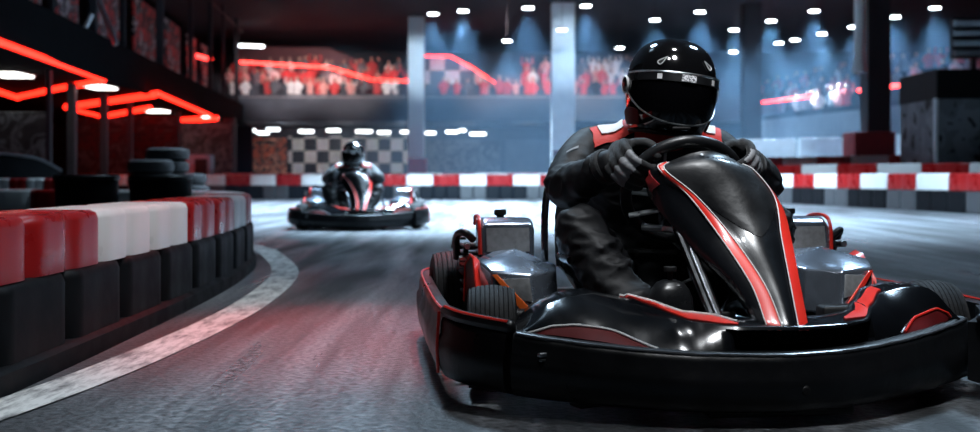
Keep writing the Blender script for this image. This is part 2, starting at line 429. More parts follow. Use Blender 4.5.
# front air slot
bm = bmesh.new()
def slotpt(y, z): return V((bx(y) - .105, y, z))
yy = [-.085 + .36 * k / 20 for k in range(21)]
grid(bm, [[slotpt(y, .176 + (.026) * q / 3) + V((.014 * (1 - q / 3), 0, 0)) for q in range(4)] for y in yy])
obj('air_slot', bm, M['matte'], nose, solid=.01)

# steering fairing
rowsF = [   # x, OL(y,z), SLo, SLi, SRi, SRo
    (-.455, (-.176, .567), (-.150, .592), (-.140, .595), (.050, .590), (.068, .575)),
    (-.42, (-.196, .53), (-.175, .574), (-.164, .572), (.077, .569), (.091, .552)),
    (-.375, (-.175, .472), (-.112, .508), (-.096, .506), (.113, .500), (.134, .480)),
    (-.30, (-.114, .384), (-.055, .408), (-.028, .406), (.100, .405), (.128, .399)),
    (-.18, (-.048, .285), (-.019, .301), (.008, .301), (.074, .30), (.101, .297)),
    (-.10, (-.026, .226), (-.016, .226), (.014, .226), (.058, .225), (.084, .224)),
    (-.085, (-.022, .205), (-.012, .205), (.014, .205), (.056, .204), (.082, .203))]
def cols(idx, off=0): return cat([(r[0] + off, r[idx + 1][0], r[idx + 1][1]) for r in rowsF], 6)
cOL, cA, cB, cC, cD = cols(0, -.06), cols(1, -.012), cols(2), cols(3), cols(4, -.012)
NR = len(cA)
def fair_row(i):
    f = i / (NR - 1); w = (cC[i] - cB[i]).length; mid = V((.75, 0, .6)); row = []
    row.append(cOL[i] + V((-.05, .015, -.01))); row.append(cOL[i])
    row += [cOL[i].lerp(cA[i], t) + V((.0, -.012, .006)) * math.sin(PI * t) for t in (.33, .66)]
    row.append(cA[i]); row.append(cA[i].lerp(cB[i], .5) + mid * .003); row.append(cB[i])
    for t in (.12, .25, .4, .5, .6, .75, .88): row.append(cB[i].lerp(cC[i], t) + mid * (w * .16 * math.sin(PI * t)))
    row.append(cC[i]); row.append(cC[i].lerp(cD[i], .5) + mid * .003); row.append(cD[i])
    row.append(cD[i] + V((-.04, .008, -.015))); row.append(cD[i] + V((-.10, .0, -.03)))
    return row
FR = [fair_row(i) for i in range(NR)]
top = [p + V((-.035, 0, -.005)) * 1 for p in FR[0]]
top2 = [V((p.x - .07, p.y * .85 - .006, p.z - .04)) for p in FR[0]]
for k in range(6, 15):   # crown the top edge
    t = (k - 6) / 8; a = .012 * math.sin(PI * t); FR[0][k].z += a; top[k].z += a * 1.1; top2[k].z += a * .8
bm = bmesh.new(); grid(bm, [top2, top] + FR)
fair = obj('steering_fairing', bm, M['gloss'], kart, solid=.006, angle=40)
def fair_patch(name, m, k0, k1, i0, i1, off, label=None, trim=0., solid=.003):
    bm = bmesh.new(); rows = []
    for i in range(i0, i1 + 1):
        r = []
        for k in range(k0, k1 + 1):
            a = FR[max(i - 1, 0)][k]; b = FR[min(i + 1, NR - 1)][k]; c = FR[i][k - 1]; d = FR[i][k + 1]
            nn = (d - c).cross(b - a).normalized()
            if nn.x < 0: nn = -nn
            r.append(FR[i][k] + nn * off)
        rows.append(r)
    grid(bm, rows); o = obj(name, bm, m, fair, solid=solid)
    if label: tag(o, label)
    return o
fair_patch('stripe', M['red'], 4, 6, 1, NR - 1, .0035, 'bright red stripe on the shaded flank')
fair_patch('stripe', M['red'], 14, 16, 1, NR - 1, .0035, 'bright red stripe on the outer flank')
# upper plate with a curved lower edge
bm = bmesh.new(); rows = []
for i in range(0, 21):
    r = []
    for k in range(6, 15):
        t = (k - 6) / 8; lim = 12.5 + 6.0 * math.sin(PI * t) ** .7 * (1) ; ii = min(i / 20 * lim, NR - 1.001); j = int(ii); fr = ii - j
        p = FR[j][k].lerp(FR[j + 1][k], fr); r.append(p + V((.75, 0, .5)) * (.0045 if 0 < k - 6 < 8 and 0 < i < 20 else .0015))
    rows.append(r)
grid(bm, rows); tag(obj('front_plate', bm, M['satin'], fair), 'dull black plate with a curved lower edge')
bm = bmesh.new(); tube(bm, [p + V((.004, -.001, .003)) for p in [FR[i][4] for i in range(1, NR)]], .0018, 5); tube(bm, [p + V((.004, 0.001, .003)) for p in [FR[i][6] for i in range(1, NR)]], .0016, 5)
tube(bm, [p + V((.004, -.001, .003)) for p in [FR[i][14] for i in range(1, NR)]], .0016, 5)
obj('stripe_highlight', bm, M['whiteedge'], fair)  # white tubes imitate highlights along the stripe edges
bm = bmesh.new(); c = FR[3][9] + V((.006, 0, .006)); lathe(bm, [(0, .004), (.004, .004), (.005, 0)], c, (.7, 0, .7), 12); obj('bolt', bm, M['steel'], fair)
fair_patch('red_cap', M['redtint'], 1, 3, 2, 9, .003, 'red tinted corner cap')

# steering wheel and column
WC = V((-.56, -.072, .520)); WU = V((.55, 0, .835)).normalized(); WY = V((0, 1, 0)); WN = V((.835, 0, -.55)).normalized(); WR = .156
def wpt(a, r=WR): return WC + (WY * math.cos(a) + WU * math.sin(a)) * r
bm = bmesh.new(); tube(bm, [wpt(2 * PI * k / 48) for k in range(48)], .0165, 14, loop=True)
sw = obj('steering_wheel', bm, M['satin'], kart)
bm = bmesh.new()
for a in (0, 180, 270): 
    tube(bm, [WC + (WY * math.cos(R(a)) + WU * math.sin(R(a))) * .03 + WN * .02, wpt(R(a), .152)], [.012, .010], 8)
obj('spokes', bm, M['steel'], sw)
bm = bmesh.new(); lathe(bm, [(0, -.01), (.03, -.01), (.036, 0), (.036, .02), (.02, .03), (0, .03)], WC, WN, 20); obj('hub', bm, M['matte'], sw)
bm = bmesh.new()
tube(bm, [(-.46, -.150, .50), (-.25, -.085, .20)], .0115, 10); tube(bm, [(-.455, -.132, .50), (-.245, -.068, .20)], .0085, 10)
col = obj('steering_column', bm, M['chrome'], kart)
bm = bmesh.new(); tube(bm, [(-.50, -.235, .455), (-.45, -.14, .475), (-.41, -.10, .48)], .007, 8); tube(bm, [(-.50, -.20, .425), (-.45, -.13, .42)], .010, 8); tube(bm, [(-.455, -.16, .43), (-.45, -.125, .425)], .016, 8)
obj('column_bracket', bm, M['steel'], kart)
bm = bmesh.new(); tube(bm, [(-.47, .05, .50), (-.27, .06, .2)], .011, 8); obj('fairing_strut', bm, M['matte'], kart)

# fuel tank between the legs and its tray
bm = bmesh.new()
rr = []
for z, w, d in [(.205, .054, .05), (.225, .056, .052), (.255, .053, .05), (.275, .045, .044), (.29, .033, .034), (.297, .018, .02)]:
    rr.append([V((-.37 + d * math.copysign(abs(math.cos(a)) ** .7, math.cos(a)), -.163 + w * math.copysign(abs(math.sin(a)) ** .7, math.sin(a)), z)) for a in (2 * PI * k / 20 for k in range(20))])
rings(bm, rr); ft = obj('fuel_tank', bm, M['satin'], kart)
bm = bmesh.new(); tube(bm, [(-.37, -.163, .295), (-.37, -.163, .318)], .007, 10); tube(bm, [(-.37, -.163, .318), (-.37, -.163, .331)], .017, 12); obj('filler_cap', bm, M['matte'], ft, bevel=.002)
bm = bmesh.new(); box(bm, (-.34, -.145, .190), (.12, .20, .022)); box(bm, (-.275, -.145, .205), (.012, .20, .03)); obj('tank_tray', bm, M['steel'], kart, bevel=.005)
for c, d in (((-.268, -.055, .213), (.02, .05, .03)), ((-.268, -.235, .208), (.02, .03, .022))):
    bm = bmesh.new(); box(bm, c, d); obj('mount_clip', bm, M['matte'], kart, bevel=.004)

# chassis
bm = bmesh.new(); box(bm, (-.72, 0, .048), (1.05, .62, .012)); obj('floor_tray', bm, M['matte'], kart, bevel=.004)
bm = bmesh.new()
for sg in (-1, 1):
    tube(bm, cat([(-.2, sg * .27, .09), (-.5, sg * .30, .075), (-.9, sg * .36, .075), (-1.3, sg * .34, .11), (-1.65, sg * .32, .13)], 5), .016, 10)
    tube(bm, [(-.50, sg * .30, .09), (-.50, sg * .52, .14)], .015, 10)
    tube(bm, [(-.12, sg * .20, .12), (-.26, sg * .27, .09)], .014, 8)
tube(bm, [(-.26, -.27, .09), (-.26, .27, .09)], .014, 8); tube(bm, [(-1.62, -.45, .14), (-1.62, .45, .14)], .016, 8)
obj('chassis_frame', bm, M['matte'], kart)
bm = bmesh.new(); tube(bm, [(-1.30, -.52, .15), (-1.30, .52, .15)], .02, 14); obj('rear_axle', bm, M['steel'], kart)
bm = bmesh.new(); tube(bm, [(-.46, -.50, .18), (-.40, -.36, .17), (-.36, -.12, .2)], .008, 8); tube(bm, [(-.45, -.53, .165), (-.43, -.42, .155)], .011, 8); tube(bm, [(-.44, -.49, .20), (-.42, -.45, .175)], .007, 8)
tube(bm, [(-.46, .50, .18), (-.40, .36, .17), (-.36, .0, .2)], .008, 8); obj('tie_rod', bm, M['steel'], kart)

def wheel(x, y, r, w, yaw=0):
    ax = V((math.sin(yaw), math.cos(yaw), 0)) * (1 if y > 0 else -1)
    h = w / 2; rim = r * .5
    # tyre section with tread grooves across the width
    prof = [(rim, -h * .8), (rim * 1.2, -h * .95), (r * .80, -h), (r * .93, -h * .93)]
    nb = 9
    for k in range(nb):
        a = -h * .84 + 1.68 * h * k / nb; b = -h * .84 + 1.68 * h * (k + 1) / nb; g = (b - a) * .11
        crown = lambda q: r - .012 * (q / h) ** 2
        prof += [(crown(a) - .003, a), (crown(a + g), a + g), (crown(b - g), b - g), (crown(b) - .003, b)]
    prof += [(r * .93, h * .93), (r * .80, h), (rim * 1.2, h * .95), (rim, h * .8)]
    bm = bmesh.new(); lathe(bm, prof, (x, y, r + .003), ax, 56, closed=True)
    t = obj('tyre', bm, M['tyre'], kart, angle=30)
    bm = bmesh.new(); lathe(bm, [(0, h * .2), (rim * .35, h * .25), (rim * .45, h * .35), (rim * .85, h * .3), (rim * .9, h * .8), (rim * 1.08, h * .86), (rim * 1.08, -h * .86), (rim * .9, -h * .8), (0, -h * .5)], (x, y, r + .003), ax, 32)
    obj('wheel_rim', bm, M['steel'], t)
    bm = bmesh.new(); lathe(bm, [(0, h * .55), (.016, h * .55), (.02, h * .5), (.02, h * .2)], (x, y, r + .003), ax, 12); obj('hub_nut', bm, M['chrome'], t)
wheel(-.50, -.600, .137, .125, R(6)); wheel(-.50, .600, .137, .125, R(6)); wheel(-1.30, -.615, .155, .17); wheel(-1.30, .615, .155, .17)

# side pods
def pod(sg):
    sh = 0 if sg < 0 else -.06
    def q(x, y, z): return V((x, -sg * y + sh, z))       # y given for the near side, negative outwards
    cr, fc = [], []
    L0, L1, F3 = q(-.86, -.600, .318), q(-.74, -.602, .316), q(-.67, -.580, .298)
    P1, P2 = q(-.97, -.535, .334), q(-.97, -.440, .330)
    R0, F1, F2 = q(-.84, -.368, .300), q(-.705, -.392, .292), q(-.632, -.474, .291)
    mt = q(-.82, -.490, .349); B0, B1, B2 = q(-1.03, -.54, .300), q(-1.03, -.43, .298), q(-1.03, -.485, .305)
    bl = [q(-.86, -.598, .17), q(-.74, -.600, .16), q(-.655, -.572, .16), q(-.612, -.462, .17), q(-.70, -.385, .17), q(-.84, -.365, .17), q(-1.03, -.42, .17), q(-1.03, -.55, .17)]
    bm = bmesh.new(); N = lambda p: bm.verts.new(p)
    l0, l1, f3, p1, p2, r0, f1, f2, m_, b0, b1 = map(N, (L0, L1, F3, P1, P2, R0, F1, F2, mt, B0, B1)); k = [N(p) for p in bl]
    for f in ((l0, l1, m_), (l1, f3, m_), (f3, f2, m_), (f2, f1, m_), (f1, r0, m_), (r0, p2, m_), (p2, p1, m_), (p1, l0, m_), (p1, p2, b1, b0),
              (l0, l1, k[1], k[0]), (l1, f3, k[2], k[1]), (f3, f2, k[3], k[2]), (f2, f1, k[4], k[3]), (f1, r0, k[5], k[4]), (r0, p2, b1, k[6], k[5]), (b1, b0, k[7], k[6]), (b0, p1, l0, k[0], k[7]), tuple(k)): bm.faces.new(f)
    bmesh.ops.triangulate(bm, faces=[f for f in bm.faces if len(f.verts) > 4])
    p = obj('side_pod', bm, M['carbon'], kart, bevel=.007, angle=30)
    out = lambda v: v + V((.006, -sg * -.003 * -1, .002))
    def quad(name, a, b, c, d, m, off, label, par=p):
        nrm = (b - a).cross(d - a).normalized()
        if nrm.x < 0: nrm = -nrm
        bm = bmesh.new(); grid(bm, [[a.lerp(b, u).lerp(d.lerp(c, u), v) + nrm * off for u in (0, .25, .5, .75, 1)] for v in (0, .5, 1)])
        return tag(obj(name, bm, m, par, solid=.004, bevel=.0012), label)
    fl_, fr_ = bl[2], bl[3]
    quad('front_panel', F3.lerp(F2, .12).lerp(fl_, .16), F3.lerp(F2, .94).lerp(fr_, .08), F3.lerp(F2, .9).lerp(fr_, .62) , F3.lerp(F2, .62).lerp(fl_.lerp(fr_, .62), .56), M['graphite'], .0045, 'grey front panel')
    quad('stripe', F3.lerp(F2, .03).lerp(fl_, .07), F3.lerp(F2, .16).lerp(fl_, .05), F3.lerp(F2, .88).lerp(fl_.lerp(fr_, .88), .74), F3.lerp(F2, .64).lerp(fl_.lerp(fr_, .64), .76), M['orange'] if sg < 0 else M['red'], .007, 'orange stripe' if sg < 0 else 'red stripe')
    # red fin standing on the outer flank
    pts = [(-.93, -.632, .19), (-.92, -.628, .30), (-.86, -.618, .335), (-.80, -.614, .328), (-.72, -.616, .26), (-.70, -.615, .18)]
    bm = bmesh.new(); grid(bm, [[q(x, y, z) for x, y, z in pts], [q(x - .004, y + .018, z - .012) for x, y, z in pts]])
    tag(obj('red_rim', bm, M['red'], p, solid=.006, face=(1, -.5 * -sg, .5)), 'red rim on the outer edge')
    bm = bmesh.new(); grid(bm, [[q(x, y + .002, z * .97) for x, y, z in pts], [q(x, y + .002, .16) for x, y, z in pts]]); obj('fin', bm, M['satin'], p, solid=.006, face=(0, sg, 0))
    bm = bmesh.new(); box(bm, q(-.60, -.48, .175), (.06, .18, .05)); obj('pod_bracket', bm, M['matte'], kart, bevel=.01)
    return p
pod(-1); pod(1)

# rear boxes
def rbox(sg):
    cy = sg * .485 if sg < 0 else .465
    bm = bmesh.new()
    rr = []
    for x, zt, w in [(-1.22, .405, .075), (-1.17, .428, .082), (-1.06, .430, .084), (-1.025, .412, .083), (-1.01, .325, .080)]:
        rr.append([V((x, cy - w, .25)), V((x, cy - w, zt - .012)), V((x, cy - w + .014, zt)), V((x, cy + w - .014, zt)), V((x, cy + w, zt - .012)), V((x, cy + w, .25))])
    rings(bm, rr); b = obj('engine_cover', bm, M['carbon'], kart, bevel=.006)
    bm = bmesh.new(); grid(bm, [[V((-1.0055 - .012 * v, cy - .066 + .132 * u, .328 + .072 * v)) for u in (0, .5, 1)] for v in (0, .5, 1)]); tag(obj('front_panel', bm, M['graphite'], b, solid=.004), 'grey speckled front panel')
    bm = bmesh.new(); tube(bm, cat([(-1.012, cy + sg * .086, .32), (-1.022, cy + sg * .087, .40), (-1.06, cy + sg * .085, .432), (-1.17, cy + sg * .083, .43), (-1.22, cy + sg * .08, .405)], 4), .006, 8); tag(obj('red_rim', bm, M['red'], b), 'red rim on the outer edge')
    bm = bmesh.new(); lathe(bm, [(0, .016), (.018, .016), (.02, .012), (.02, 0), (.012, -.004), (.012, -.01)], (-1.12, cy - .01, .438), (0, 0, 1), 16); obj('cap', bm, M['matte'], b)
    # engine under and beside the cover
    bm = bmesh.new(); box(bm, (-1.12, cy, .20), (.22, .15, .12)); 
    for k in range(6): box(bm, (-1.12, cy + sg * .10, .20 + .028 * k), (.16, .07, .010))
    e = obj('engine_block', bm, M['matte'], kart, bevel=.004)
    bm = bmesh.new(); tube(bm, cat([(-1.05, cy + sg * .10, .36), (-1.05, cy + sg * .13, .385), (-1.10, cy + sg * .15, .37), (-1.15, cy + sg * .145, .30)], 4), .012, 10); tube(bm, [(-1.02, cy + sg * .09, .30), (-1.02, cy + sg * .15, .30)], .017, 10); tube(bm, [(-1.02, cy + sg * .10, .345), (-1.02, cy + sg * .135, .345)], .012, 10)
    obj('hose', bm, M['satin'], e)
    for q in ((.15, .30, .012), (.135, .345, .009), (.12, .27, .008)):
        bm = bmesh.new(); lathe(bm, [(0, .008), (q[2], .008), (q[2], -.004)], (-1.012, cy + sg * q[0] * .93, q[1]), (1, 0, 0), 10); obj('bolt', bm, M['steel'], e)
rbox(-1); rbox(1)
bm = bmesh.new(); box(bm, (-1.16, -.615, .335), (.05, .06, .012)); tube(bm, [(-1.16, -.60, .30), (-1.16, -.60, .335)], .008, 8); tube(bm, [(-1.16, -.64, .335), (-1.16, -.64, .36), (-1.16, -.60, .362)], .006, 8); obj('rear_bracket', bm, M['matte'], kart, bevel=.003)

# seat
bm = bmesh.new(); rr = []
for x, y0, z0, lean in [(-.72, .20, .10, 0), (-.80, .215, .085, 0), (-.92, .235, .09, 0), (-1.02, .25, .14, 0), (-1.08, .26, .24, 0), (-1.12, .262, .36, 0), (-1.15, .25, .47, 0), (-1.17, .225, .55, 0)]:
    ring = []
    for k in range(17):
        a = -1 + 2 * k / 16; q = abs(a) ** 2.6
        side_up = .17 if z0 < .2 else .10
        ring.append(V((x + (.16 if z0 > .2 else .02) * q, -.075 + y0 * a * (1 + .05 * q), z0 + (side_up * q if z0 < .2 else .02 * q))))
    rr.append(ring)
bm2 = bmesh.new(); grid(bm2, rr); seat = obj('seat', bm2, M['satin'], kart, solid=.010, sub=1)
bm.free()
for sg in (-1, 1):
    bm = bmesh.new(); tube(bm, cat([(-.89, -.075 + sg * .315, .25), (-.90, -.075 + sg * .316, .36), (-.905, -.075 + sg * .314, .45), (-.93, -.075 + sg * .30, .525), (-.98, -.075 + sg * .265, .585), (-1.04, -.075 + sg * .22, .62)], 5), .011, 10)
    tag(obj('seat_hoop', bm, M['chrome'], kart), 'chrome tube hoop beside the seat')
    bm = bmesh.new(); tube(bm, [(-.90, -.075 + sg * .315, .26), (-.96, sg * .37, .09)], .012, 8); obj('seat_stay', bm, M['matte'], kart)

#SECTION person
# ------------------------------------------------------------------ the near driver
bm = bmesh.new()
# torso
def torso_ring(x, y, z, rx, ry, tilt):
    q = []
    for k in range(24):
        a = 2 * PI * k / 24; c, s = math.cos(a), math.sin(a)
        c = math.copysign(abs(c) ** .85, c); s = math.copysign(abs(s) ** .85, s)
        q.append(V((x + rx * c * math.cos(tilt), y + ry * s, z - rx * c * math.sin(tilt))))
    return q
tr = [(-.93, .14, .10, .13, 0), (-.945, .18, .125, .165, 0), (-.95, .25, .135, .172, 0), (-.945, .34, .128, .170, .1), (-.925, .44, .13, .185, .15), (-.89, .53, .132, .205, .2), (-.858, .60, .118, .212, .25), (-.835, .645, .098, .198, .3), (-.815, .682, .078, .150, .3), (-.795, .712, .066, .10, .3), (-.785, .735, .055, .062, .3)]
rings(bm, [torso_ring(x, -.077, z, rx, ry, t) for x, z, rx, ry, t in tr])
capsule(bm, [(-.79, -.077, .66), (-.72, -.076, .73)], [.06, .058]); ell(bm, (-.69, -.075, .79), (.10, .085, .11))
ARM = {-1: [(-.855, -.258, .634), (-.80, -.312, .592), (-.735, -.352, .533), (-.66, -.330, .545), (-.565, -.272, .590)],
       1: [(-.855, .105, .634), (-.80, .158, .585), (-.725, .205, .535), (-.66, .18, .555), (-.560, .105, .592)]}
for sg in (-1, 1):
    ell(bm, V(ARM[sg][0]) + V((0, -sg * .02, 0)), (.088, .085, .075))
    capsule(bm, cat(ARM[sg], 3), [.074, .073, .071, .070, .069, .068, .067, .063, .058, .054, .050, .046, .043][:13])
    o = -.077
    hip = V((-.90, o + sg * .105, .22)); kn = V((-.605, o + sg * .268, .412)); an = V((-.405, o + sg * .11, .16))
    m1 = hip.lerp(kn, .5) + V((0, sg * .015, .02)); m2 = kn.lerp(an, .45) + V((-.015, sg * .01, -.012))
    capsule(bm, [hip, m1, kn], [.095, .088, .068]); capsule(bm, [kn, m2, an], [.067, .068, .050])
    ell(bm, kn + V((.0, 0, .004)), (.070, .068, .066))
    # fabric folds on knee/shin and sleeve
    for t in (.25, .45, .7, .88):
        c = kn.lerp(an, t); ax = (an - kn).normalized(); q = V((0, 0, 1)).rotation_difference(ax).to_matrix() @ Matrix.Rotation(R(18 * sg), 3, 'X')
        ell(bm, c + V((.0, 0, .004)), (.068 - .012 * t, .070 - .012 * t, .012), q)
    A = ARM[sg]
    for i, t in ((1, .2), (1, .8), (2, .5), (3, .1), (3, .6)):
        c = V(A[i]).lerp(V(A[i + 1]), t); ax = (V(A[i + 1]) - V(A[i])).normalized(); q = V((0, 0, 1)).rotation_difference(ax).to_matrix() @ Matrix.Rotation(R(20), 3, 'Y')
        rr_ = {1: .074, 2: .071, 3: .060}[i] - .006 * t
        ell(bm, c, (rr_, rr_, .010), q)
capsule(bm, [(-.86, -.22, .20), (-.84, .06, .20)], [.055, .055])   # lap folds
person = obj('person', bm, M['fabric'])
remesh(person, .0085, 5, .5)
me = person.data
for v in me.vertices:   # soft creases
    n = v.normal; c = v.co
    if c.z > .70: continue
    d = noise.fractal(V((c.x * 9, c.y * 9, c.z * 16)), 1., 2., 3) * .004 + noise.noise(V((c.x * 40, c.y * 25, c.z * 55))) * .0014
    k = V((c.x * 16 + c.z * 9, c.y * 13 + c.z * 11, c.z * 27 - c.x * 12)); d += .0085 * (1 - abs(noise.noise(k)) ** .55 * 1.6) - .002
    d *= max(.12, min(1, (.62 - c.z) / .08))
    v.co = c + n * d
me.update()
person.location = KO; person.rotation_euler = (0, 0, KRZ)
tag(person, 'person in black racing suit and glossy black helmet driving the near kart, hands on wheel', 'person', 'kart drivers')

# boots
for sg in (-1, 1):
    o = -.077; a = V((-.405, o + sg * .11, .14))
    bm = bmesh.new(); capsule(bm, [a + V((0, 0, .05)), a + V((-.005, 0, -.03))], [.052, .05]); capsule(bm, [a + V((-.02, 0, -.045)), a + V((.06, 0, -.03)), a + V((.125, 0, .01))], [.045, .042, .034])
    b = obj('boot', bm, M['satin'], person); remesh(b, .008, 3)

# gloves
def glove(sg, ang):
    C = wpt(ang); Rr = (C - WC).normalized(); T = (WN.cross(Rr)).normalized()
    if T.dot(WU) < 0: T = -T
    N_ = WN
    def P(r, n, t): return C + (Rr * r + N_ * n + T * t) * (1.16 if sg < 0 else 1.)
    bm = bmesh.new(); grey = []
    fw = [(.033, 1.0, .0118), (.011, 1.06, .0125), (-.011, 1.0, .0122), (-.032, .86, .011)]
    for t, ln, rad in fw:
        L_ = [P(.050, -.030, t * .9), P(.053, -.006, t), P(.043 * ln, .026 * ln, t), P(.020, .040 * ln, t), P(-.008, .038 * ln, t * .96), P(-.026, .020, t * .94), P(-.027, .004, t * .93)]
        capsule(bm, cat(L_, 2), [rad * 1.15] * 4 + [rad] * 5 + [rad * .95] * 3 + [rad * .88], 10)
        grey.append((P(.044 * ln, .024 * ln, t), P(.034 * ln, .036 * ln, t)))
    # palm
    M3 = Matrix((Rr, N_, T)).transposed()
    ell(bm, P(.040, -.034, 0), (.024, .034, .048), M3); ell(bm, P(.030, -.05, -.005), (.028, .03, .044), M3)
    wr = V(ARM[sg][-1]); capsule(bm, [P(.028, -.055, -.004), P(.0, 0, 0).lerp(wr, .75) + Rr * .005, wr.lerp(V(ARM[sg][-2]), .15)], [.034, .036, .046])
    # thumb along the rim, driver side over the top
    capsule(bm, cat([P(.030, -.045, .020), P(.016, -.036, .042), P(.002, -.026, .056), P(-.014, -.008, .060), P(-.018, .012, .054)], 2), [.018, .017, .0155, .015, .0145, .014, .0135, .013, .012], 10)
    g = obj('glove', bm, [M['glove'], M['gloveg']], person); remesh(g, .0042, 2, .5)
    for p in g.data.polygons:
        c = p.center
        for a, b in grey:
            ab = b - a; t = max(0, min(1, (c - a).dot(ab) / ab.length_squared)); q = a + ab * t
            if (c - q).length < .0165 and p.normal.dot(N_ + Rr * .8) > .3: p.material_index = 1
    bm = bmesh.new()
    a = wr.lerp(V(ARM[sg][-2]), .25); b = wr.lerp(V(ARM[sg][-2]), .02)
    tube(bm, [a, a.lerp(b, .2), a.lerp(b, .8), b], [.046, .050, .049, .044], 20); obj('cuff', bm, M['glove'], g)
    return g
glove(-1, R(153)); glove(1, R(30))

# shoulder patches: red yoke with white label on each shoulder
dg = bpy.context.evaluated_depsgraph_get()
from mathutils.bvhtree import BVHTree
bvh = BVHTree.FromPolygons([v.co.copy() for v in person.data.vertices], [tuple(p.vertices) for p in person.data.polygons])
def drape(name, m, parent, cpts, off, nu=10, nv=8, thick=.004):
    """quad patch with corners cpts (local), dropped onto the body along the direction to the body axis"""
    a, b, c, d = [V(p) for p in cpts]; bm = bmesh.new(); rows = []
    for i in range(nu + 1):
        r = []
        for j in range(nv + 1):
            u, v = i / nu, j / nv
            p = a.lerp(b, u).lerp(d.lerp(c, u), v)
            hit = bvh.find_nearest(p)
            r.append(hit[0] + hit[1] * off)
        rows.append(r)
    grid(bm, rows); return obj(name, bm, m, parent, solid=thick, angle=80)
for sg in (-1, 1):
    cy = -.077
    if sg < 0: q = [(-.80, cy - .075, .76), (-.80, cy - .205, .73), (-.735, cy - .185, .655), (-.725, cy - .09, .69)]; w = [(-.80, cy - .115, .745), (-.795, cy - .18, .73), (-.76, cy - .17, .695), (-.755, cy - .12, .71)]
    else: q = [(-.80, cy + .075, .76), (-.80, cy + .205, .73), (-.735, cy + .185, .655), (-.725, cy + .09, .69)]; w = [(-.80, cy + .115, .745), (-.795, cy + .18, .73), (-.76, cy + .17, .695), (-.755, cy + .12, .71)]
    p = drape('shoulder_patch', M['redfab'], person, q, .005); tag(p, 'red shoulder patch with white label')
    tag(drape('patch_label', M['whitefab'], p, w, .0105), 'white label')
# sleeve mark, zip and belt
drape('sleeve_mark', M['gloveg'], person, [(-.74, -.32, .66), (-.74, -.36, .64), (-.735, -.362, .632), (-.735, -.322, .652)], .004, 5, 2, .002)
bm = bmesh.new(); pts = []
for k in range(14):
    h = bvh.find_nearest(V((-.70, -.070, .62 - .030 * k))); pts.append(h[0] + h[1] * .003)
tube(bm, pts, .0045, 6); obj('zip', bm, M['steel'], person)
bm = bmesh.new(); pts = []
for k in range(25):
    a = PI * k / 24; h = bvh.ray_cast(V((-.945, -.077, .335)), V((math.sin(a), math.cos(a), 0)))
    if h[0]: pts.append(h[0] + h[1] * .003)
if len(pts) > 3: tube(bm, pts, .011, 8); obj('belt', bm, M['satin'], person)
else: bm.free()
# collar
bm = bmesh.new(); lathe(bm, [(.075, -.02), (.083, .0), (.080, .03), (.070, .045), (.066, .03), (.068, 0)], (-.765, -.077, .672), (.35, 0, 1), 28, closed=True); tag(obj('collar', bm, M['redfab'], person), 'red collar')

# helmet
HT = Matrix.Translation((-.675, -.074, .805)) @ Matrix.Rotation(R(-6.5), 4, 'X') @ Matrix.Rotation(R(3), 4, 'Y')
HL = [(-.137, .112, .085, .086), (-.131, .130, .105, .102), (-.105, .148, .122, .117), (-.07, .156, .137, .126), (-.03, .157, .148, .131), (.01, .153, .153, .1325), (.045, .145, .152, .1305), (.075, .131, .141, .121), (.100, .112, .122, .105), (.118, .088, .098, .084), (.130, .058, .066, .057), (.1365, .022, .027, .023)]
def hp(az, z, off=0.):
    zs = max(HL[0][0], min(HL[-1][0], z))
    for a, b in zip(HL, HL[1:]):
        if zs <= b[0]:
            t = (zs - a[0]) / (b[0] - a[0]); f, k, w = [p + (q - p) * t for p, q in zip(a[1:], b[1:])]; break
    c, s = math.cos(az), math.sin(az)
    ex = .92
    c_ = math.copysign(abs(c) ** ex, c); s_ = math.copysign(abs(s) ** ex, s)
    p = V(((f if c > 0 else k) * c_, w * s_, zs))
    if off:
        n = V((c_ / ((f if c > 0 else k)), s_ / w, zs / .137 / .15)).normalized(); p += n * off
    p.y *= .91
    return p
bm = bmesh.new(); rings(bm, [[hp(2 * PI * k / 48, z) for k in range(48)] for z, *_ in HL])
for v in bm.verts: v.co = HT @ v.co
hel = obj('helmet', bm, M['helmet'], person, sub=2, angle=180)
def hpatch(name, m, az0, az1, zlo, zhi, off, n=28, q=10, label=None, solid=.003, parent=None):
    bm = bmesh.new(); rows = []
    for i in range(n + 1):
        az = az0 + (az1 - az0) * i / n; a = zlo(az) if callable(zlo) else zlo; b = zhi(az) if callable(zhi) else zhi
        rows.append([HT @ hp(az, a + (b - a) * k / q, off) for k in range(q + 1)])
    grid(bm, rows); am = (az0 + az1) / 2; o = obj(name, bm, m, parent or hel, solid=solid, angle=80, face=(math.cos(am), math.sin(am), 0))
    if label: tag(o, label)
    return o
vlo = lambda az: -.098 + .072 * (abs(az) / R(82)) ** 2.2
vhi = lambda az: .030 - .006 * (abs(az) / R(82)) ** 2
vis = hpatch('visor', M['visor'], R(-82), R(82), vlo, vhi, .006)
bm = bmesh.new()
vpts = [HT @ hp(R(-84 + 168 * k / 40), vhi(R(-84 + 168 * k / 40)) + .003, .007) for k in range(41)]
tube(bm, vpts, .0028, 6); tube(bm, [HT @ hp(R(-82 + 164 * k / 40), vlo(R(-82 + 164 * k / 40)) - .002, .006) for k in range(41)], .0024, 6)
obj('visor_rim', bm, M['steel'], vis)
hpatch('visor_band', M['satin'], R(-80), R(80), lambda a: vhi(a) - .020, lambda a: vhi(a) - .001, .0085, 28, 4, parent=vis)
hpatch('visor_label', M['label'], R(-6), R(9), lambda a: vhi(a) - .019, lambda a: vhi(a) - .002, .0125, 6, 3, 'white printed label', .001, vis)
hpatch('visor_tab', M['whiteedge'], R(-34), R(-28), lambda a: vhi(a) - .017, lambda a: vhi(a) - .004, .0115, 4, 3, 'pale tab', .001, vis)
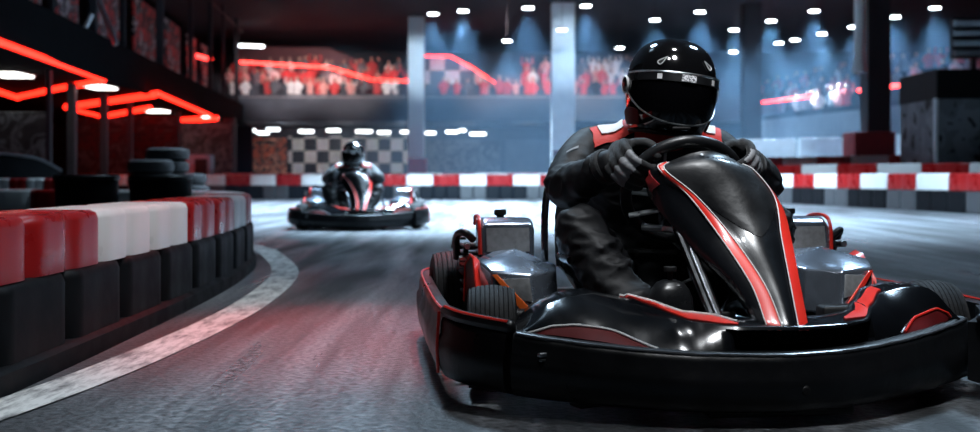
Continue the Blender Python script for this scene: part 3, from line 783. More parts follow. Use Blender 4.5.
hpatch('visor_tab', M['whiteedge'], R(33), R(38), lambda a: vhi(a) - .018, lambda a: vhi(a) - .004, .0115, 4, 3, 'pale tab', .001, vis)
for sg in (-1, 1):
    a0 = R(-31) if sg < 0 else R(31)
    bm = bmesh.new(); c = [HT @ hp(a0 - sg * .10, .074, .003), HT @ hp(a0 + sg * .11, .060, .003), HT @ hp(a0 + sg * .03, .052, .003)]
    ce = (c[0] + c[1] + c[2]) / 3
    loop = cat(c + [c[0]], 6)[:-1]; tube(bm, loop, .0017, 6, loop=True)
    ve = obj('vent', bm, M['whiteedge'], hel)
    bm = bmesh.new(); fv = [bm.verts.new(p + (p - ce).normalized() * -.001) for p in loop]; bm.faces.new(fv); obj('vent_insert', bm, M['satin'], ve)
    bm = bmesh.new(); p0 = HT @ hp(sg * R(88), -.005, .006); lathe(bm, [(0, .008), (.018, .008), (.024, .004), (.026, -.004)], p0, (.1, sg, 0), 24); d = obj('visor_pivot', bm, M['gloss'], hel)
    bm = bmesh.new(); lathe(bm, [(.021, .006), (.023, .008), (.0255, .003), (.024, .001)], p0, (.1, sg, 0), 24, closed=True); tag(obj('pivot_ring', bm, M['whiteedge'], d), 'pale ring')
    hpatch('side_flash', M['darkred'] , sg * R(62), sg * R(104), lambda a: -.112, lambda a: -.086 + .02 * math.cos((abs(a) - R(80)) * 3), .004, 10, 4, 'red flash on the lower side')
bm = bmesh.new(); tube(bm, [HT @ hp(2 * PI * k / 40, -.128, .003) for k in range(40)], .005, 8, loop=True); obj('lower_trim', bm, M['matte'], hel)
bm = bmesh.new(); box(bm, HT @ V((.158, 0, -.112)), (.012, .05, .008)); obj('chin_vent', bm, M['matte'], hel, bevel=.003)

# ------------------------------------------------------------------ the far kart and driver
kart_far = copy_tree(kart); pers_far = copy_tree(person)
for o in (kart_far, pers_far): o.location = (-1.36, 11.25, 0); o.rotation_euler = (0, 0, R(-86))
tag(kart_far, 'small distant black racing kart following behind on the bright track', 'kart', 'racing karts')
tag(pers_far, 'distant person in black suit and helmet driving the small far kart', 'person', 'kart drivers')

#SECTION setting
# ------------------------------------------------------------------ the hall
def slab(name, c, s, m, rz=0, kind='structure', bevel=0):
    bm = bmesh.new(); box(bm, (0, 0, 0), s)
    o = obj(name, bm, m, None, smooth=False, bevel=bevel); o.location = c; o.rotation_euler = (0, 0, rz)
    if kind: o['kind'] = kind
    return o
bm = bmesh.new(); grid(bm, [[(x, y, 0) for x in (-26, 26)] for y in (-8, 56)]); fl = obj('floor', bm, M['floor'], None, smooth=False); fl['kind'] = 'structure'
slab('ceiling', (0, 24, 7.05), (52, 64, .3), M['ceil'])
slab('wall_back', (0, 56, 3.5), (52, .3, 7), M['wall']); slab('wall_left', (-26, 24, 3.5), (.3, 64, 7), M['wall']); slab('wall_right', (26, 24, 3.5), (.3, 64, 7), M['wall']); slab('wall_front', (0, -8, 3.5), (52, .3, 7), M['wall'])

# painted line round the island
ctr = cat([(-1.55, 1.5, 0), (-1.32, 2.05, 0), (-1.16, 2.65, 0), (-1.065, 3.5, 0), (-1.04, 4.7, 0), (-1.16, 6.2, 0), (-1.46, 7.5, 0), (-1.86, 8.7, 0), (-2.6, 9.9, 0), (-3.8, 10.6, 0), (-6, 11, 0)], 10)
bm = bmesh.new(); rows = []
for i, p in enumerate(ctr):
    t = (ctr[min(i + 1, len(ctr) - 1)] - ctr[max(i - 1, 0)]).normalized(); n = V((t.y, -t.x, 0)); w = .078
    rows.append([p - n * w + V((0, 0, .004)), p + n * w + V((0, 0, .004))])
grid(bm, rows); ln = obj('trim_1', bm, M['line'], None, smooth=False); ln['kind'] = 'structure'; ln['label'] = 'worn white painted line curving round the barrier'

# ------------------------------------------------------------------ barriers
def block_mesh(name, L_, D, H, groove=True, end=.16):
    bm = bmesh.new()
    n = 16; rr = []
    for k in range(n + 1):
        u = -1 + 2 * k / n
        e = 1 - end * max(0, (abs(u) - .74) / .26) ** 2
        g = .018 * math.exp(-(u / .12) ** 2) if groove else 0
        d = D / 2 * e - g; h = H
        ch = .028
        sec = [(-d, .004), (-d, h - ch), (-d + .008, h - .008), (-d + ch, h), (d - ch, h), (d - .008, h - .008), (d, h - ch), (d, .004)]
        rr.append([V((u * L_ / 2 * .992, y, z * (1 - .03 * max(0, (abs(u) - .85) / .15) ** 2))) for y, z in sec])
    rings(bm, rr)
    bmesh.ops.recalc_face_normals(bm, faces=bm.faces[:])
    me = bpy.data.meshes.new(name); bm.to_mesh(me); bm.free()
    me.polygons.foreach_set('use_smooth', [True] * len(me.polygons)); me.set_sharp_from_angle(angle=R(50))
    return me
MESHES = {}
def block(kind, dims, m, p, rz, z, label, group):
    key = (kind, dims, m.name)
    if key not in MESHES:
        me = block_mesh('barrier_block', *dims, kind not in ('bot', 'rb', 'r3', 'lb'), .30 if kind == 'bot' else .16); me.materials.append(m); MESHES[key] = me
    o = bpy.data.objects.new('barrier_block', MESHES[key]); COL.objects.link(o)
    o.location = (p.x, p.y, z); o.rotation_euler = (0, 0, rz)
    return tag(o, label, 'barrier', group)
def walk(path, step):
    """points and headings every `step` metres along a smoothed path"""
    P = cat(path, 24); out = []; acc = 0; nxt = step / 2
    for a, b in zip(P, P[1:]):
        L_ = (b - a).length
        while acc + L_ >= nxt:
            out.append((a.lerp(b, (nxt - acc) / L_), math.atan2((b - a).y, (b - a).x))); nxt += step
        acc += L_
    return out
# left island: the outer face follows this line; depth 0.30 inwards (to the left)
isl = [(-1.20, 1.3, 0), (-1.25, 2.2, 0), (-1.25, 3.0, 0), (-1.26, 3.7, 0), (-1.29, 4.8, 0), (-1.37, 6.0, 0), (-1.56, 7.2, 0), (-2.0, 8.4, 0), (-2.75, 9.2, 0), (-3.8, 9.6, 0), (-5.2, 9.7, 0), (-7.0, 9.7, 0), (-9, 9.7, 0)]
isl_in = []
Pi = cat(isl, 1)
for i, p in enumerate(Pi):
    t = (Pi[min(i + 1, len(Pi) - 1)] - Pi[max(i - 1, 0)]).normalized(); isl_in.append(p + V((-t.y, t.x, 0)) * .16)
seq = 'RRRRWWRRWRWWWWWRWWRRWWRRWW'
STEP = .58
for i, (p, h) in enumerate(walk(isl_in, STEP)[2:]):
    c = seq[(i + 2) % len(seq)]; nm = 'red' if c == 'R' else 'white'
    block('top', (STEP, .30, .178), M['bred'] if c == 'R' else M['bwhite'], p, h, .272, f'{nm} plastic block atop the barrier by the white line, {ordn(i)} from the camera', 'coloured blocks beside the white line')
for i, (p, h) in enumerate(walk(isl_in, .50)[2:]):
    block('bot', (.50, .33, .215), M['bblack'], p, h, .062, f'black lower block of the barrier by the white line, {ordn(i)} from the camera', 'black blocks beside the white line')
bm = bmesh.new(); P = cat(isl_in, 8); rr = []
for i, p in enumerate(P):
    t = (P[min(i + 1, len(P) - 1)] - P[max(i - 1, 0)]).normalized(); n = V((t.y, -t.x, 0))
    rr.append([p + n * .185, p + n * .185 + V((0, 0, .055)), p + n * .165 + V((0, 0, .068)), p - n * .165 + V((0, 0, .068)), p - n * .17])
rings(bm, rr); tag(obj('barrier_skirt', bm, M['bblack'], None), 'long black base strip under the barrier blocks beside the white line', 'barrier')

# right and back barriers
front = [(7.75, 15.4, 0), (7.45, 16.5, 0), (7.0, 19.4, 0), (6.35, 23.2, 0), (5.4, 25.9, 0), (3.6, 27.2, 0), (1.7, 27.4, 0), (-2, 27.4, 0), (-6, 27.8, 0), (-10.5, 28.5, 0)]
cnt = [0, 0]
for path, st in ((front[:5], .95), (front[4:], .66)):
    for i, (p, h) in enumerate(walk(path, st)):
        m, nm = (M['bwhite'], 'white') if cnt[0] % 2 == 0 else (M['bred'], 'red')
        block('rt', (st, .36, .27), m, p, h, .345, f'{nm} top block of the far front barrier, {ordn(cnt[0])} along it from the booth end', 'coloured blocks of the far front barrier'); cnt[0] += 1
    for i, (p, h) in enumerate(walk(path, st / 2)):
        m, nm = (M['bgrey'], 'grey') if cnt[1] % 5 in (1, 2) else (M['bblack'], 'black')
        block('rb', (st / 2, .36, .345), m, p, h, 0, f'{nm} base block under the far front barrier, {ordn(cnt[1])} from the booth end', 'base blocks of the far front barrier'); cnt[1] += 1
def back_row(path, step, ztop, name, off):
    for i, (p, h) in enumerate(walk(path, step)):
        c = (i + off) % 2; m = M['bwhite'] if c == 0 else M['bred']; nm = 'white' if c == 0 else 'red'
        block('r2', (step, .40, .27), m, p, h, ztop - .27, f'{nm} top block of the {name} barrier row, {ordn(i)} from the booth end', f'top blocks of the {name} barrier row')
        b = block('r3', (step, .38, ztop - .27), M['bblack'], p, h, 0, f'tall black base block of the {name} barrier row, {ordn(i)} from the booth end', f'base blocks of the {name} barrier row')
back_row([(9.9, 20.4, 0), (9.5, 21, 0), (7.6, 23.6, 0), (5.6, 25.9 + 1.2, 0), (4.2, 29, 0)], 1.0, .83, 'middle', 0)
back_row([(11.7, 24.4, 0), (11.3, 25, 0), (8.6, 28.6, 0), (6.4, 31.4, 0), (4.4, 33, 0)], 1.05, 1.09, 'rear', 1)
back_row([(4.0, 31.5, 0), (1.6, 31.0, 0), (-2, 30.8, 0), (-6, 31.2, 0), (-10, 32, 0)], .9, .66, 'hindmost', 0)

#SECTION back
# ------------------------------------------------------------------ back of the hall
slab('wall_lower_back', (-1, 50, 1.4), (26, .3, 2.8), M['wall'])
slab('slab_balcony', (-1, 47.5, 3.22), (26, 6.5, .86), M['slab'])
def panel(name, px0, py0, px1, py1, Y, m, label, catg, depth=.08, group=None):
    a = ray(px0, py0, Y); b = ray(px1, py1, Y); b.z = 0 if b.z < 1.3 else b.z   # boards stand on the floor
    s = (abs(b.x - a.x), depth, abs(a.z - b.z))
    bm = bmesh.new(); box(bm, (0, 0, 0), s); o = obj(name, bm, m, None, smooth=False, bevel=.01)
    o.location = ((a.x + b.x) / 2, Y + depth / 2, (a.z + b.z) / 2)
    return tag(o, label, catg, group)
panel('checkered_board', 288, 136, 420, 180, 49.6, M['check'], 'black and grey checkered wall panel behind the far kart', 'wall panel')
panel('checkered_board', 236, 138, 286, 180, 49.4, M['checkr'], 'orange and black patterned panel at the end of the checkered wall', 'wall panel')
panel('wall_panel', 424, 140, 500, 178, 49.5, M['graff'], 'grey patterned wall panel under the balcony between the columns', 'wall panel')
panel('wall_panel', 505, 140, 640, 178, 49.7, M['slab'], 'pale blue grey wall panel behind the near driver', 'wall panel')
panel('wall_panel', 408, 158, 426, 176, 42, M['basered'], 'dull red box standing before the checkered wall', 'box', .6)
panel('wall_panel', 553, 150, 574, 176, 40, M['basered'], 'dull red box at the foot of the centre column', 'box', .6)
# checkered banner on the upper stand, stair shaped parapet
bm = bmesh.new(); prof = [ray(x, y, 47.4) for x, y in [(424, 104), (424, 56), (452, 56), (470, 66), (498, 88), (512, 104)]]
a = [bm.verts.new(p) for p in prof]; b = [bm.verts.new(p + V((0, .08, 0))) for p in prof]
bm.faces.new(a); bm.faces.new(b[::-1])
for i in range(6): bm.faces.new((a[i], a[(i + 1) % 6], b[(i + 1) % 6], b[i]))
tag(obj('checkered_banner', bm, M['checkw'], None, smooth=False), 'white and dark checkered banner with a sloping edge above the balcony', 'banner')
bm = bmesh.new(); prof = [ray(x, y, 50.6) for x, y in [(238, 112), (238, 46), (330, 48), (352, 58), (402, 74), (412, 84), (412, 112)]]
a = [bm.verts.new(p) for p in prof]; b = [bm.verts.new(p + V((0, .2, 0))) for p in prof]; n = len(prof)
bm.faces.new(a); bm.faces.new(b[::-1])
for i in range(n): bm.faces.new((a[i], a[(i + 1) % n], b[(i + 1) % n], b[i]))
M['redwall'] = mat('dusky_red_wall', (.13, .05, .055), .7, nscale=1.5, namt=.5)
tag(obj('stand_parapet', bm, M['redwall'], None, smooth=False), 'dusky red stepped wall behind the balcony crowd', 'wall panel')
def strip(name, pts, r, m, label, catg='light strip', group=None):
    bm = bmesh.new(); tube(bm, pts, r, 8); o = obj(name, bm, m, None); return tag(o, label, catg, group)
strip('neon_strip', [ray(x, y, 46.5) for x, y in [(240, 62), (330, 67.5), (372, 80), (409, 81)]], .055, M['neonfar'], 'glowing red light strip stepping down above the balcony crowd')
strip('neon_strip', [ray(x, y, 47.0) for x, y in [(424, 56), (450, 56), (470, 66), (500, 86)]], .035, M['neonfar'], 'thin red light strip along the sloping edge of checkered banner')
strip('handrail', [ray(x, y, 44.4) for x, y in [(238, 107), (640, 107)]], .03, M['steel'], 'steel handrail along the front of the back balcony', 'railing')
strip('handrail', [ray(x, y, 44.4) for x, y in [(238, 97), (640, 97)]], .02, M['steel'], 'thin upper rail of the back balcony', 'railing')
strip('roof_strip_lamp', [ray(238, 45.5, 46), ray(264, 46.5, 46)], .06, M['tube'], 'white strip lamp at the top of the red stepped wall', 'lamp')
# tube lamps under the balcony
for i, (x0, x1, y) in enumerate([(241, 258, 130.5), (256, 270, 133), (264, 281, 129.5), (297, 315, 131.5), (325, 342, 130.5), (354, 374, 131.5), (376, 392, 132.5), (399, 413, 132), (424, 437, 133), (444, 460, 132), (457, 467, 130.5), (468, 488, 134)]):
    a = ray(x0, y, 44.7); b = ray(x1, y, 44.7)
    root = empty('tube_lamp', ((a.x + b.x) / 2, 44.7, a.z)); tag(root, f'white tube lamp under the back balcony, {ordn(i)} counted from the orange panel', 'lamp', 'tube lamps under the balcony')
    w = b.x - a.x
    bm = bmesh.new(); box(bm, (0, 0, 0), (w * .8, .2, .10)); obj('diffuser', bm, M['tube'], root, bevel=.03)
    bm = bmesh.new(); box(bm, (0, 0, .13), (w * 1.05, .2, .1)); obj('housing', bm, M['lampbody'], root, bevel=.02)
    bm = bmesh.new(); box(bm, (0, 0, (2.8 - a.z) / 2 + .08), (.03, .03, max(.05, 2.8 - a.z))); obj('bracket', bm, M['lampbody'], root)
# columns
def column(name, px0, px1, Y, m, z0=0, z1=6.95, rz=0):
    a = ray(px0, 100, Y); b = ray(px1, 100, Y); w = b.x - a.x
    return slab(name, ((a.x + b.x) / 2, Y + w / 2, (z0 + z1) / 2), (w, w, z1 - z0), m, rz, bevel=.02)
column('column_1', 408, 424, 43.5, M['colwhite']); column('column_2', 552, 575, 40, M['colwhite'])
column('column_3', 868, 891, 30.5, M['coldark'])
column('column_4', 744, 762, 40, M['coldark'])
a = ray(855, 132, 30); b = ray(896, 132, 30)
bm = bmesh.new(); w = b.x - a.x; box(bm, (0, 0, a.z / 2), (w, 1.0, a.z)); o = obj('column_plinth', bm, M['basered'], None, smooth=False, bevel=.02); o.location = ((a.x + b.x) / 2, 30.55, 0)
tag(o, 'dull red padded block around the foot of the dark column', 'padding')
a = ray(861, 72, 30.2); bm = bmesh.new(); tube(bm, [(0, 0, a.z), (0, 0, 6.9)], .15, 16); tube(bm, [(0, 0, a.z + .0), (0, 0, a.z + .18)], .19, 16); o = obj('downpipe', bm, M['colwhite'], None); o.location = (a.x, 30.3, 0)
tag(o, 'pale vertical pipe running up beside the dark column', 'pipe')

# spectators
def spectator_mesh(m, arms):
    bm = bmesh.new()
    prof = [(.16, .10, 0), (.19, .12, .1), (.17, .11, .3), (.21, .12, .5), (.22, .11, .58), (.10, .08, .66), (.06, .06, .70)]
    rings(bm, [[V((a * math.cos(2 * PI * k / 10), b * math.sin(2 * PI * k / 10), z)) for k in range(10)] for a, b, z in prof])
    ell(bm, (0, -.01, .80), (.085, .10, .12), None, 10, 7)
    if arms:
        for sg in (-1, 1): capsule(bm, [(sg * .2, 0, .54), (sg * .30, -.06, .66), (sg * .26, -.1, .92)], [.055, .045, .035], 6)
    else:
        for sg in (-1, 1): capsule(bm, [(sg * .2, 0, .54), (sg * .27, -.03, .36), (sg * .18, -.16, .26)], [.055, .05, .04], 6)
    nf = len(bm.faces)
    bmesh.ops.recalc_face_normals(bm, faces=bm.faces[:])
    me = bpy.data.meshes.new('spectator'); bm.to_mesh(me); bm.free(); me.materials.append(m); me.materials.append(M['skin'])
    for p in me.polygons:
        p.use_smooth = True
        if p.center.z > .69 and abs(p.center.x) < .1: p.material_index = 1
    return me
M['skin'] = mat('face_tone', (.42, .27, .21), .6)
cl = {'red': mat('red_top', (.55, .05, .05), .7), 'white': mat('white_top', (.7, .68, .68), .7), 'grey': mat('grey_top', (.12, .13, .15), .7), 'pink': mat('pink_top', (.6, .28, .26), .7), 'dark': mat('dark_top', (.02, .022, .03), .7)}
SM = {(k, a): spectator_mesh(m, a) for k, m in cl.items() for a in (0, 1)}
def crowd(rows, where, group, weights):
    for pts in rows:
        for p in pts:
            k = random.choices(list(cl), weights)[0]; a = int(random.random() < .3)
            o = bpy.data.objects.new('person', SM[(k, a)]); COL.objects.link(o)
            o.location = p + V((random.uniform(-.12, .12), random.uniform(-.1, .1), random.uniform(-.03, .05))); o.rotation_euler = (0, 0, random.uniform(-.4, .4)); s = random.uniform(.70, .90); o.scale = (s, s, s)
            tag(o, f'seated spectator in {k} top' + (' with both arms raised' if a else '') + f' in the crowd {where}', 'person', f'{group}, {k}' + (' with raised arms' if a else ''))
# tiered seating on the back balcony
for k in range(3):
    slab('tier', (-1.5, 46.0 + k * 1.15, 3.72 + k * .28), (25, 1.1, .5 + k * .5), M['slab'], kind=None)
for k, o in enumerate([o for o in COL.objects if o.name.startswith('tier')]):
    o.name = 'seating_tier' if k == 0 else 'seating_tier.%03d' % k
    tag(o, ['lowest', 'middle', 'topmost'][k] + ' step of grey seating under the balcony crowd', 'seating', 'seating steps')
rows = []
for k in range(3):
    y = 46.0 + k * 1.15; z = 3.97 + k * .53
    xs = [-11.2 + .40 * i + random.uniform(-.1, .1) for i in range(52)]
    rows.append([V((x, y, z)) for x in xs if not (-3.1 < x < -2.3 and k == 0) and not (k > 0 and x < -3 and y > 47.5 and False) and not (k == 2 and -3.6 < x < 1.3) and not (k >= 1 and -3.1 < x < 1.3)])
crowd(rows, 'on the back balcony', 'back balcony crowd', [5, 3, 2, 4, 1])

# right stand
ra, rb = V((9.2, 50, 0)), V((14.6, 27, 0)); dr = (rb - ra).normalized(); nr = V((-dr.y, dr.x, 0)); nr = nr if nr.x > 0 else -nr
rz = math.atan2(dr.y, dr.x); Lr = (rb - ra).length; mid = (ra + rb) / 2
slab('wall_stand_right', (*(mid + nr * .2).xy, 1.4), (Lr, .4, 2.8), M['slab'], rz)
for k in range(3):
    c = mid + nr * (.6 + k * 1.1)
    o = slab('seating_tier', (*c.xy, 2.75 + k * .3), (Lr, 1.1, .5 + k * .6), M['mezz'], rz, kind=None); tag(o, ['lowest', 'middle', 'topmost'][k] + ' step of dark seating in the stand beside the dark column', 'seating', 'seating steps')
rows = []
for k in range(3):
    pts = []
    n = int(Lr / .62)
    for i in range(n):
        if random.random() < .15: continue
        p = ra + dr * (.4 + .62 * i) + nr * (.5 + k * 1.1); p.z = 3.0 + k * .6; pts.append(p)
    rows.append(pts)
crowd(rows, 'by the dark column', 'crowd beside the dark column', [4, 1, 3, 1, 5])
p0, p1 = ra + V((0, 0, 3.55)) - nr * .05, rb + V((0, 0, 3.35)) - nr * .05
strip('neon_strip', [p0, p0.lerp(p1, .45)], .045, M['neonfar'], 'red light strip along the crowd stand between the helmet and the dark column')
strip('neon_strip', [p0.lerp(p1, .58), p0.lerp(p1, .90)], .055, M['neonfar'], 'red light strip along the crowd stand between the dark column and the booth')
# pale low walls behind the barrier rows
for i, (x0, x1, y0, y1, Y) in enumerate([(738, 796, 139, 162, 36), (800, 850, 138, 160, 37), (900, 936, 134, 156, 33)]):
    panel('low_wall', x0, y0, x1, y1 + 14, Y, M['palewall'], 'pale low wall behind the barrier rows, ' + ['beside the near driver', 'between the red post and the plinth', 'between the plinth and the booth'][i], 'wall panel', .3)
panel('red_post', 738, 141, 746, 172, 35.4, M['basered'], 'short red post at the end of the pale low wall', 'post', .3)
# booth at the right edge
B0 = ray(936, 155, 23); BX = B0.x
root = empty('booth', (BX + 1.2, 24, 0)); tag(root, 'dark booth with black and white speckled front behind the barrier rows', 'booth')
bm = bmesh.new(); box(bm, (0, 0, 1.1), (2.4, 2.0, 2.2)); obj('body', bm, M['marble'], root, smooth=False, bevel=.02)
bm = bmesh.new(); box(bm, (0, -.03, 2.5), (2.44, 2.1, .62)); obj('upper_box', bm, M['matte'], root, smooth=False, bevel=.02)
bm = bmesh.new(); box(bm, (-1.2, -1.0, 1.1), (.08, .08, 2.2)); tag(obj('corner_post', bm, M['colwhite'], root, bevel=.01), 'pale corner post')
lo = empty('louvre_unit', (ray(975, 40, 25).x, 25, 0)); tag(lo, 'pale slatted unit mounted above the dark booth', 'louvre')
z0, z1 = ray(975, 58, 25).z, ray(975, 18, 25).z
bm = bmesh.new(); box(bm, (0, .1, (z0 + z1) / 2), (1.0, .12, z1 - z0)); obj('back_plate', bm, M['coldark'], lo)
for k in range(4):
    bm = bmesh.new(); box(bm, (0, 0, z0 + (z1 - z0) * (k + .5) / 4), (.95, .1, .12), Matrix.Rotation(R(20), 3, 'X')); obj('slat', bm, M['palewall'], lo)
bm = bmesh.new(); box(bm, (0, .12, (2.8 + z0) / 2), (.1, .1, z0 - 2.8)); obj('stand', bm, M['coldark'], lo)

#SECTION left
# ------------------------------------------------------------------ left mezzanine
ZS = 2.6
def under(px, py, z=ZS): return ground(px, py, z)
e0 = under(-60, 21); e1 = under(104, 80); e2 = under(216, 118); e3 = under(240, 126.4)
de = (e2 - e1).normalized(); ne = V((-de.y, de.x, 0)); ne = ne if ne.x < 0 else -ne
rzE = math.atan2(de.y, de.x)
s0 = e1 - de * 14; s1 = e1 + de * 22.5; Lm = (s1 - s0).length; mm = (s0 + s1) / 2
slab('slab_mezzanine', (*(mm + ne * 6).xy, ZS + .30), (Lm, 12, .5), M['mezz'], rzE)
o = slab('fascia', (*(mm + ne * .05 - ne * .12).xy, ZS + .42), (Lm, .14, .86), M['mezz'], rzE, kind=None); tag(o, 'dark front edge of the side balcony above the red light strips', 'balcony edge')
# red strips under the slab
def rs(pxs, r, label): strip('neon_strip', [under(x, y, ZS + .05 - r * .75) for x, y in pxs], r * .75, M['neon'], label, group='red strips under the side balcony')
rs([(-25, 31), (0, 42), (52, 61), (104, 80)], .075, 'red light strip along the near edge of the side balcony')
rs([(102, 81), (60, 88), (18, 97)], .085, 'red light strip running back from the first bend in the balcony edge')
rs([(18, 98), (-20, 85)], .085, 'red light strip bending away under the near part of the side balcony')
rs([(157, 93), (216, 118)], .085, 'red light strip along the far edge of the side balcony')
rs([(155, 94.5), (110, 101), (66, 107)], .11, 'red light strip running back from the second bend in the balcony edge')
rs([(66, 108), (100, 116), (125, 125)], .07, 'dim red light strip linking the two rear bars under balcony')
rs([(216, 118), (170, 121.5), (124, 125)], .13, 'red light strip running back from the far corner of the balcony')
rs([(150, 108), (100, 117)], .10, 'short red bar under the balcony between two white panels')
rs([(170, 131), (214, 127)], .12, 'short red bar deepest under the side balcony')
# white panels under the slab
for i, (x0, x1, y) in enumerate([(-4, 25, 74), (89, 111, 86.5), (146, 166, 110.5), (205, 216, 117)]):
    a = under(x0, y, ZS + .015); b = under(x1, y, ZS + .015); w = b.x - a.x
    root = empty('panel_lamp', ((a.x + b.x) / 2, a.y, ZS + .015)); tag(root, f'white panel lamp under the side balcony, {ordn(i)} from the near end', 'lamp', 'panel lamps under the side balcony')
    bm = bmesh.new(); box(bm, (0, 0, -.02), (w, .9, .04)); obj('diffuser', bm, M['warmtube'], root, bevel=.015)
    bm = bmesh.new(); box(bm, (0, 0, .015), (w + .08, 1.0, .04)); obj('housing', bm, M['lampbody'], root, bevel=.01)
# posts and railing above
ZT = ZS + .84
postp = []
for i, (px, w) in enumerate([(28, 10), (57, 6), (98, 9), (128, 4), (164, 7), (194, 4), (213, 4), (226, 3), (239, 4)]):
    # intersect the view column with the fascia line
    u = (px - 490) / F_PX; t = (e1.x - u * e1.y) / (u * de.y - de.x); q = e1 + de * t + ne * .1
    wd = w / F_PX * q.y; postp.append(q)
    bm = bmesh.new(); box(bm, (0, 0, 0), (wd, wd * .7, 6.9 - ZT)); o = obj('balcony_post', bm, M['coldark'], None, smooth=False, bevel=.01); o.location = (q.x, q.y, (6.9 + ZT) / 2); o.rotation_euler = (0, 0, 0)
    tag(o, f'dark upright post on the side balcony, {ordn(i)} from the near end', 'post', 'posts of the side balcony')
strip('handrail', [s0 + ne * .08 + V((0, 0, ZT + .95)), s1 + ne * .08 + V((0, 0, ZT + .95))], .035, M['coldark'], 'dark handrail along the side balcony', 'railing')
strip('handrail', [s0 + ne * .08 + V((0, 0, ZT + .5)), s1 + ne * .08 + V((0, 0, ZT + .5))], .02, M['coldark'], 'dark lower rail along the side balcony', 'railing')
# back wall of balcony with red-lit patterned panels
M['poster'] = blotch_mat('red_dark_mural', [(.01, .01, .012), (.015, .013, .015), (.7, .05, .04), (.02, .02, .022), (.5, .42, .42), (.01, .01, .01)], 1.6, detail=4, dist=1.0)
for i, (a, b) in enumerate(zip(postp, postp[1:])):
    c = (a + b) / 2 + ne * .9; L_ = (b - a).length * .62
    bm = bmesh.new(); box(bm, (0, 0, 0), (L_, .06, 2.1)); o = obj('mural_panel', bm, M['poster'], None, smooth=False, bevel=.01); o.location = (c.x, c.y, ZT + 1.05); o.rotation_euler = (0, 0, rzE)
    tag(o, f'dark mural panel with red figures behind the balcony posts, {ordn(i)} from the near end', 'wall panel', 'mural panels of the side balcony')
o = slab('wall_balcony_left', (*(mm + ne * 2.6).xy, 5.1), (Lm, .2, 3.6), M['mezz'], rzE)
# balcony lamp streaks (pale struts catching light)
for i, (x0, y0, x1, y1) in enumerate([(99, 0, 116, 45), (10, 6, 34, 10), (62, 25, 70, 30), (84, 30, 92, 14)]):
    a = ray(x0, y0, 19 + i); b = ray(x1, y1, 19 + i)
    strip('strut', [a, b], .05, M['steel'], ['pale slanting strut beside the third balcony post', 'pale strut beside the first balcony post', 'small pale brace behind the second balcony post', 'pale brace before the third balcony post'][i], 'strut')
strip('neon_strip', [ray(194, 55, 40), ray(212, 60, 40)], .07, M['neonfar'], 'short red light strip between the balcony posts at its far end')

# under the mezzanine
o = slab('wall_under_left', (-16.5, 33, 1.3), (.3, 40, 2.6), M['mezz'])
o = slab('wall_under_back', (-14, 44, 1.3), (9, .3, 2.6), M['mezz'])
panel('graffiti_panel', -20, 112, 47, 157, 22, M['graff'], 'dark panel with grey painted scrawl on the wall behind the dark guard wall', 'wall panel')
panel('graffiti_panel', 70, 118, 128, 178, 30, M['graffr'], 'dark panel with dim red pattern behind the first black bin', 'wall panel')
panel('graffiti_panel', 128, 116, 178, 178, 33, M['graffr'], 'dark panel with dim red pattern behind the second black bin', 'wall panel')
panel('graffiti_panel', 180, 122, 232, 176, 36, M['graff'], 'dark panel with grey blotches near the far end under the balcony', 'wall panel')
for i, (px, w, Y) in enumerate([(49, 5, 21), (72, 8, 24), (104, 7, 27), (130, 5, 29), (178, 5, 34), (230, 11, 38)]):
    p = ray(px, 150, Y); wd = w / F_PX * Y
    bm = bmesh.new(); box(bm, (0, 0, ZS / 2), (wd, wd, ZS)); o = obj('support_post', bm, M['coldark'], None, smooth=False, bevel=.015); o.location = (p.x, p.y, 0)
    tag(o, f'dark post holding up the side balcony, {ordn(i)} from the near end', 'post', 'posts under the side balcony')
bm = bmesh.new(); pts = cat([ray(-30, 154, 15) , ray(10, 156, 15.5), ray(40, 161, 16.2), ray(62, 172, 17)], 6); rows = [[V((p.x, p.y, 0)) for p in pts], [V((p.x, p.y, p.z)) for p in pts]]
grid(bm, rows); tag(obj('guard_wall', bm, M['mezz'], None, solid=.12), 'dark curved guard wall sloping down under the side balcony', 'guard wall')
strip('handrail', [p + V((0, -.05, .03)) for p in pts], .025, M['coldark'], 'pale rail on top of the dark curved guard wall', 'railing')
for i in range(5):
    c = i % 2; p = ray(-12 + 17 * i, 185, 12.6); 
    block('lt', (.2, .3, .14), M['bred'] if c == 0 else M['bwhite'], V((p.x, p.y, 0)), R(4), .40, ('red' if c == 0 else 'white') + f' block on the low barrier below the guard wall, {ordn(i)} from its outer end', 'blocks of the low barrier')
    block('lb', (.2, .3, .40), M['bblack'], V((p.x, p.y, 0)), R(4), 0, f'black base block of the low barrier below the guard wall, {ordn(i)} from its outer end', 'base blocks of the low barrier')
for i, px in enumerate((87, 161)):
    Y = 7.9; p = ray(px, 178, Y)
    root = empty('waste_bin', (p.x, Y, 0)); tag(root, ['round black bin behind the barrier, before the guard wall', 'round black bin behind the barrier, before the tyre stacks'][i], 'bin', 'black bins')
    bm = bmesh.new(); lathe(bm, [(.0, .002), (.20, .002), (.205, .02), (.212, .30), (.218, .55), (.21, .56), (.205, .3), (.19, .03), (0, .03)], (0, 0, 0), (0, 0, 1), 36); obj('body', bm, M['bblack'], root)
    bm = bmesh.new(); lathe(bm, [(.216, .535), (.228, .54), (.230, .56), (.222, .572), (.208, .57), (.205, .55)], (0, 0, 0), (0, 0, 1), 36, closed=True); obj('rim', bm, M['satin'], root)
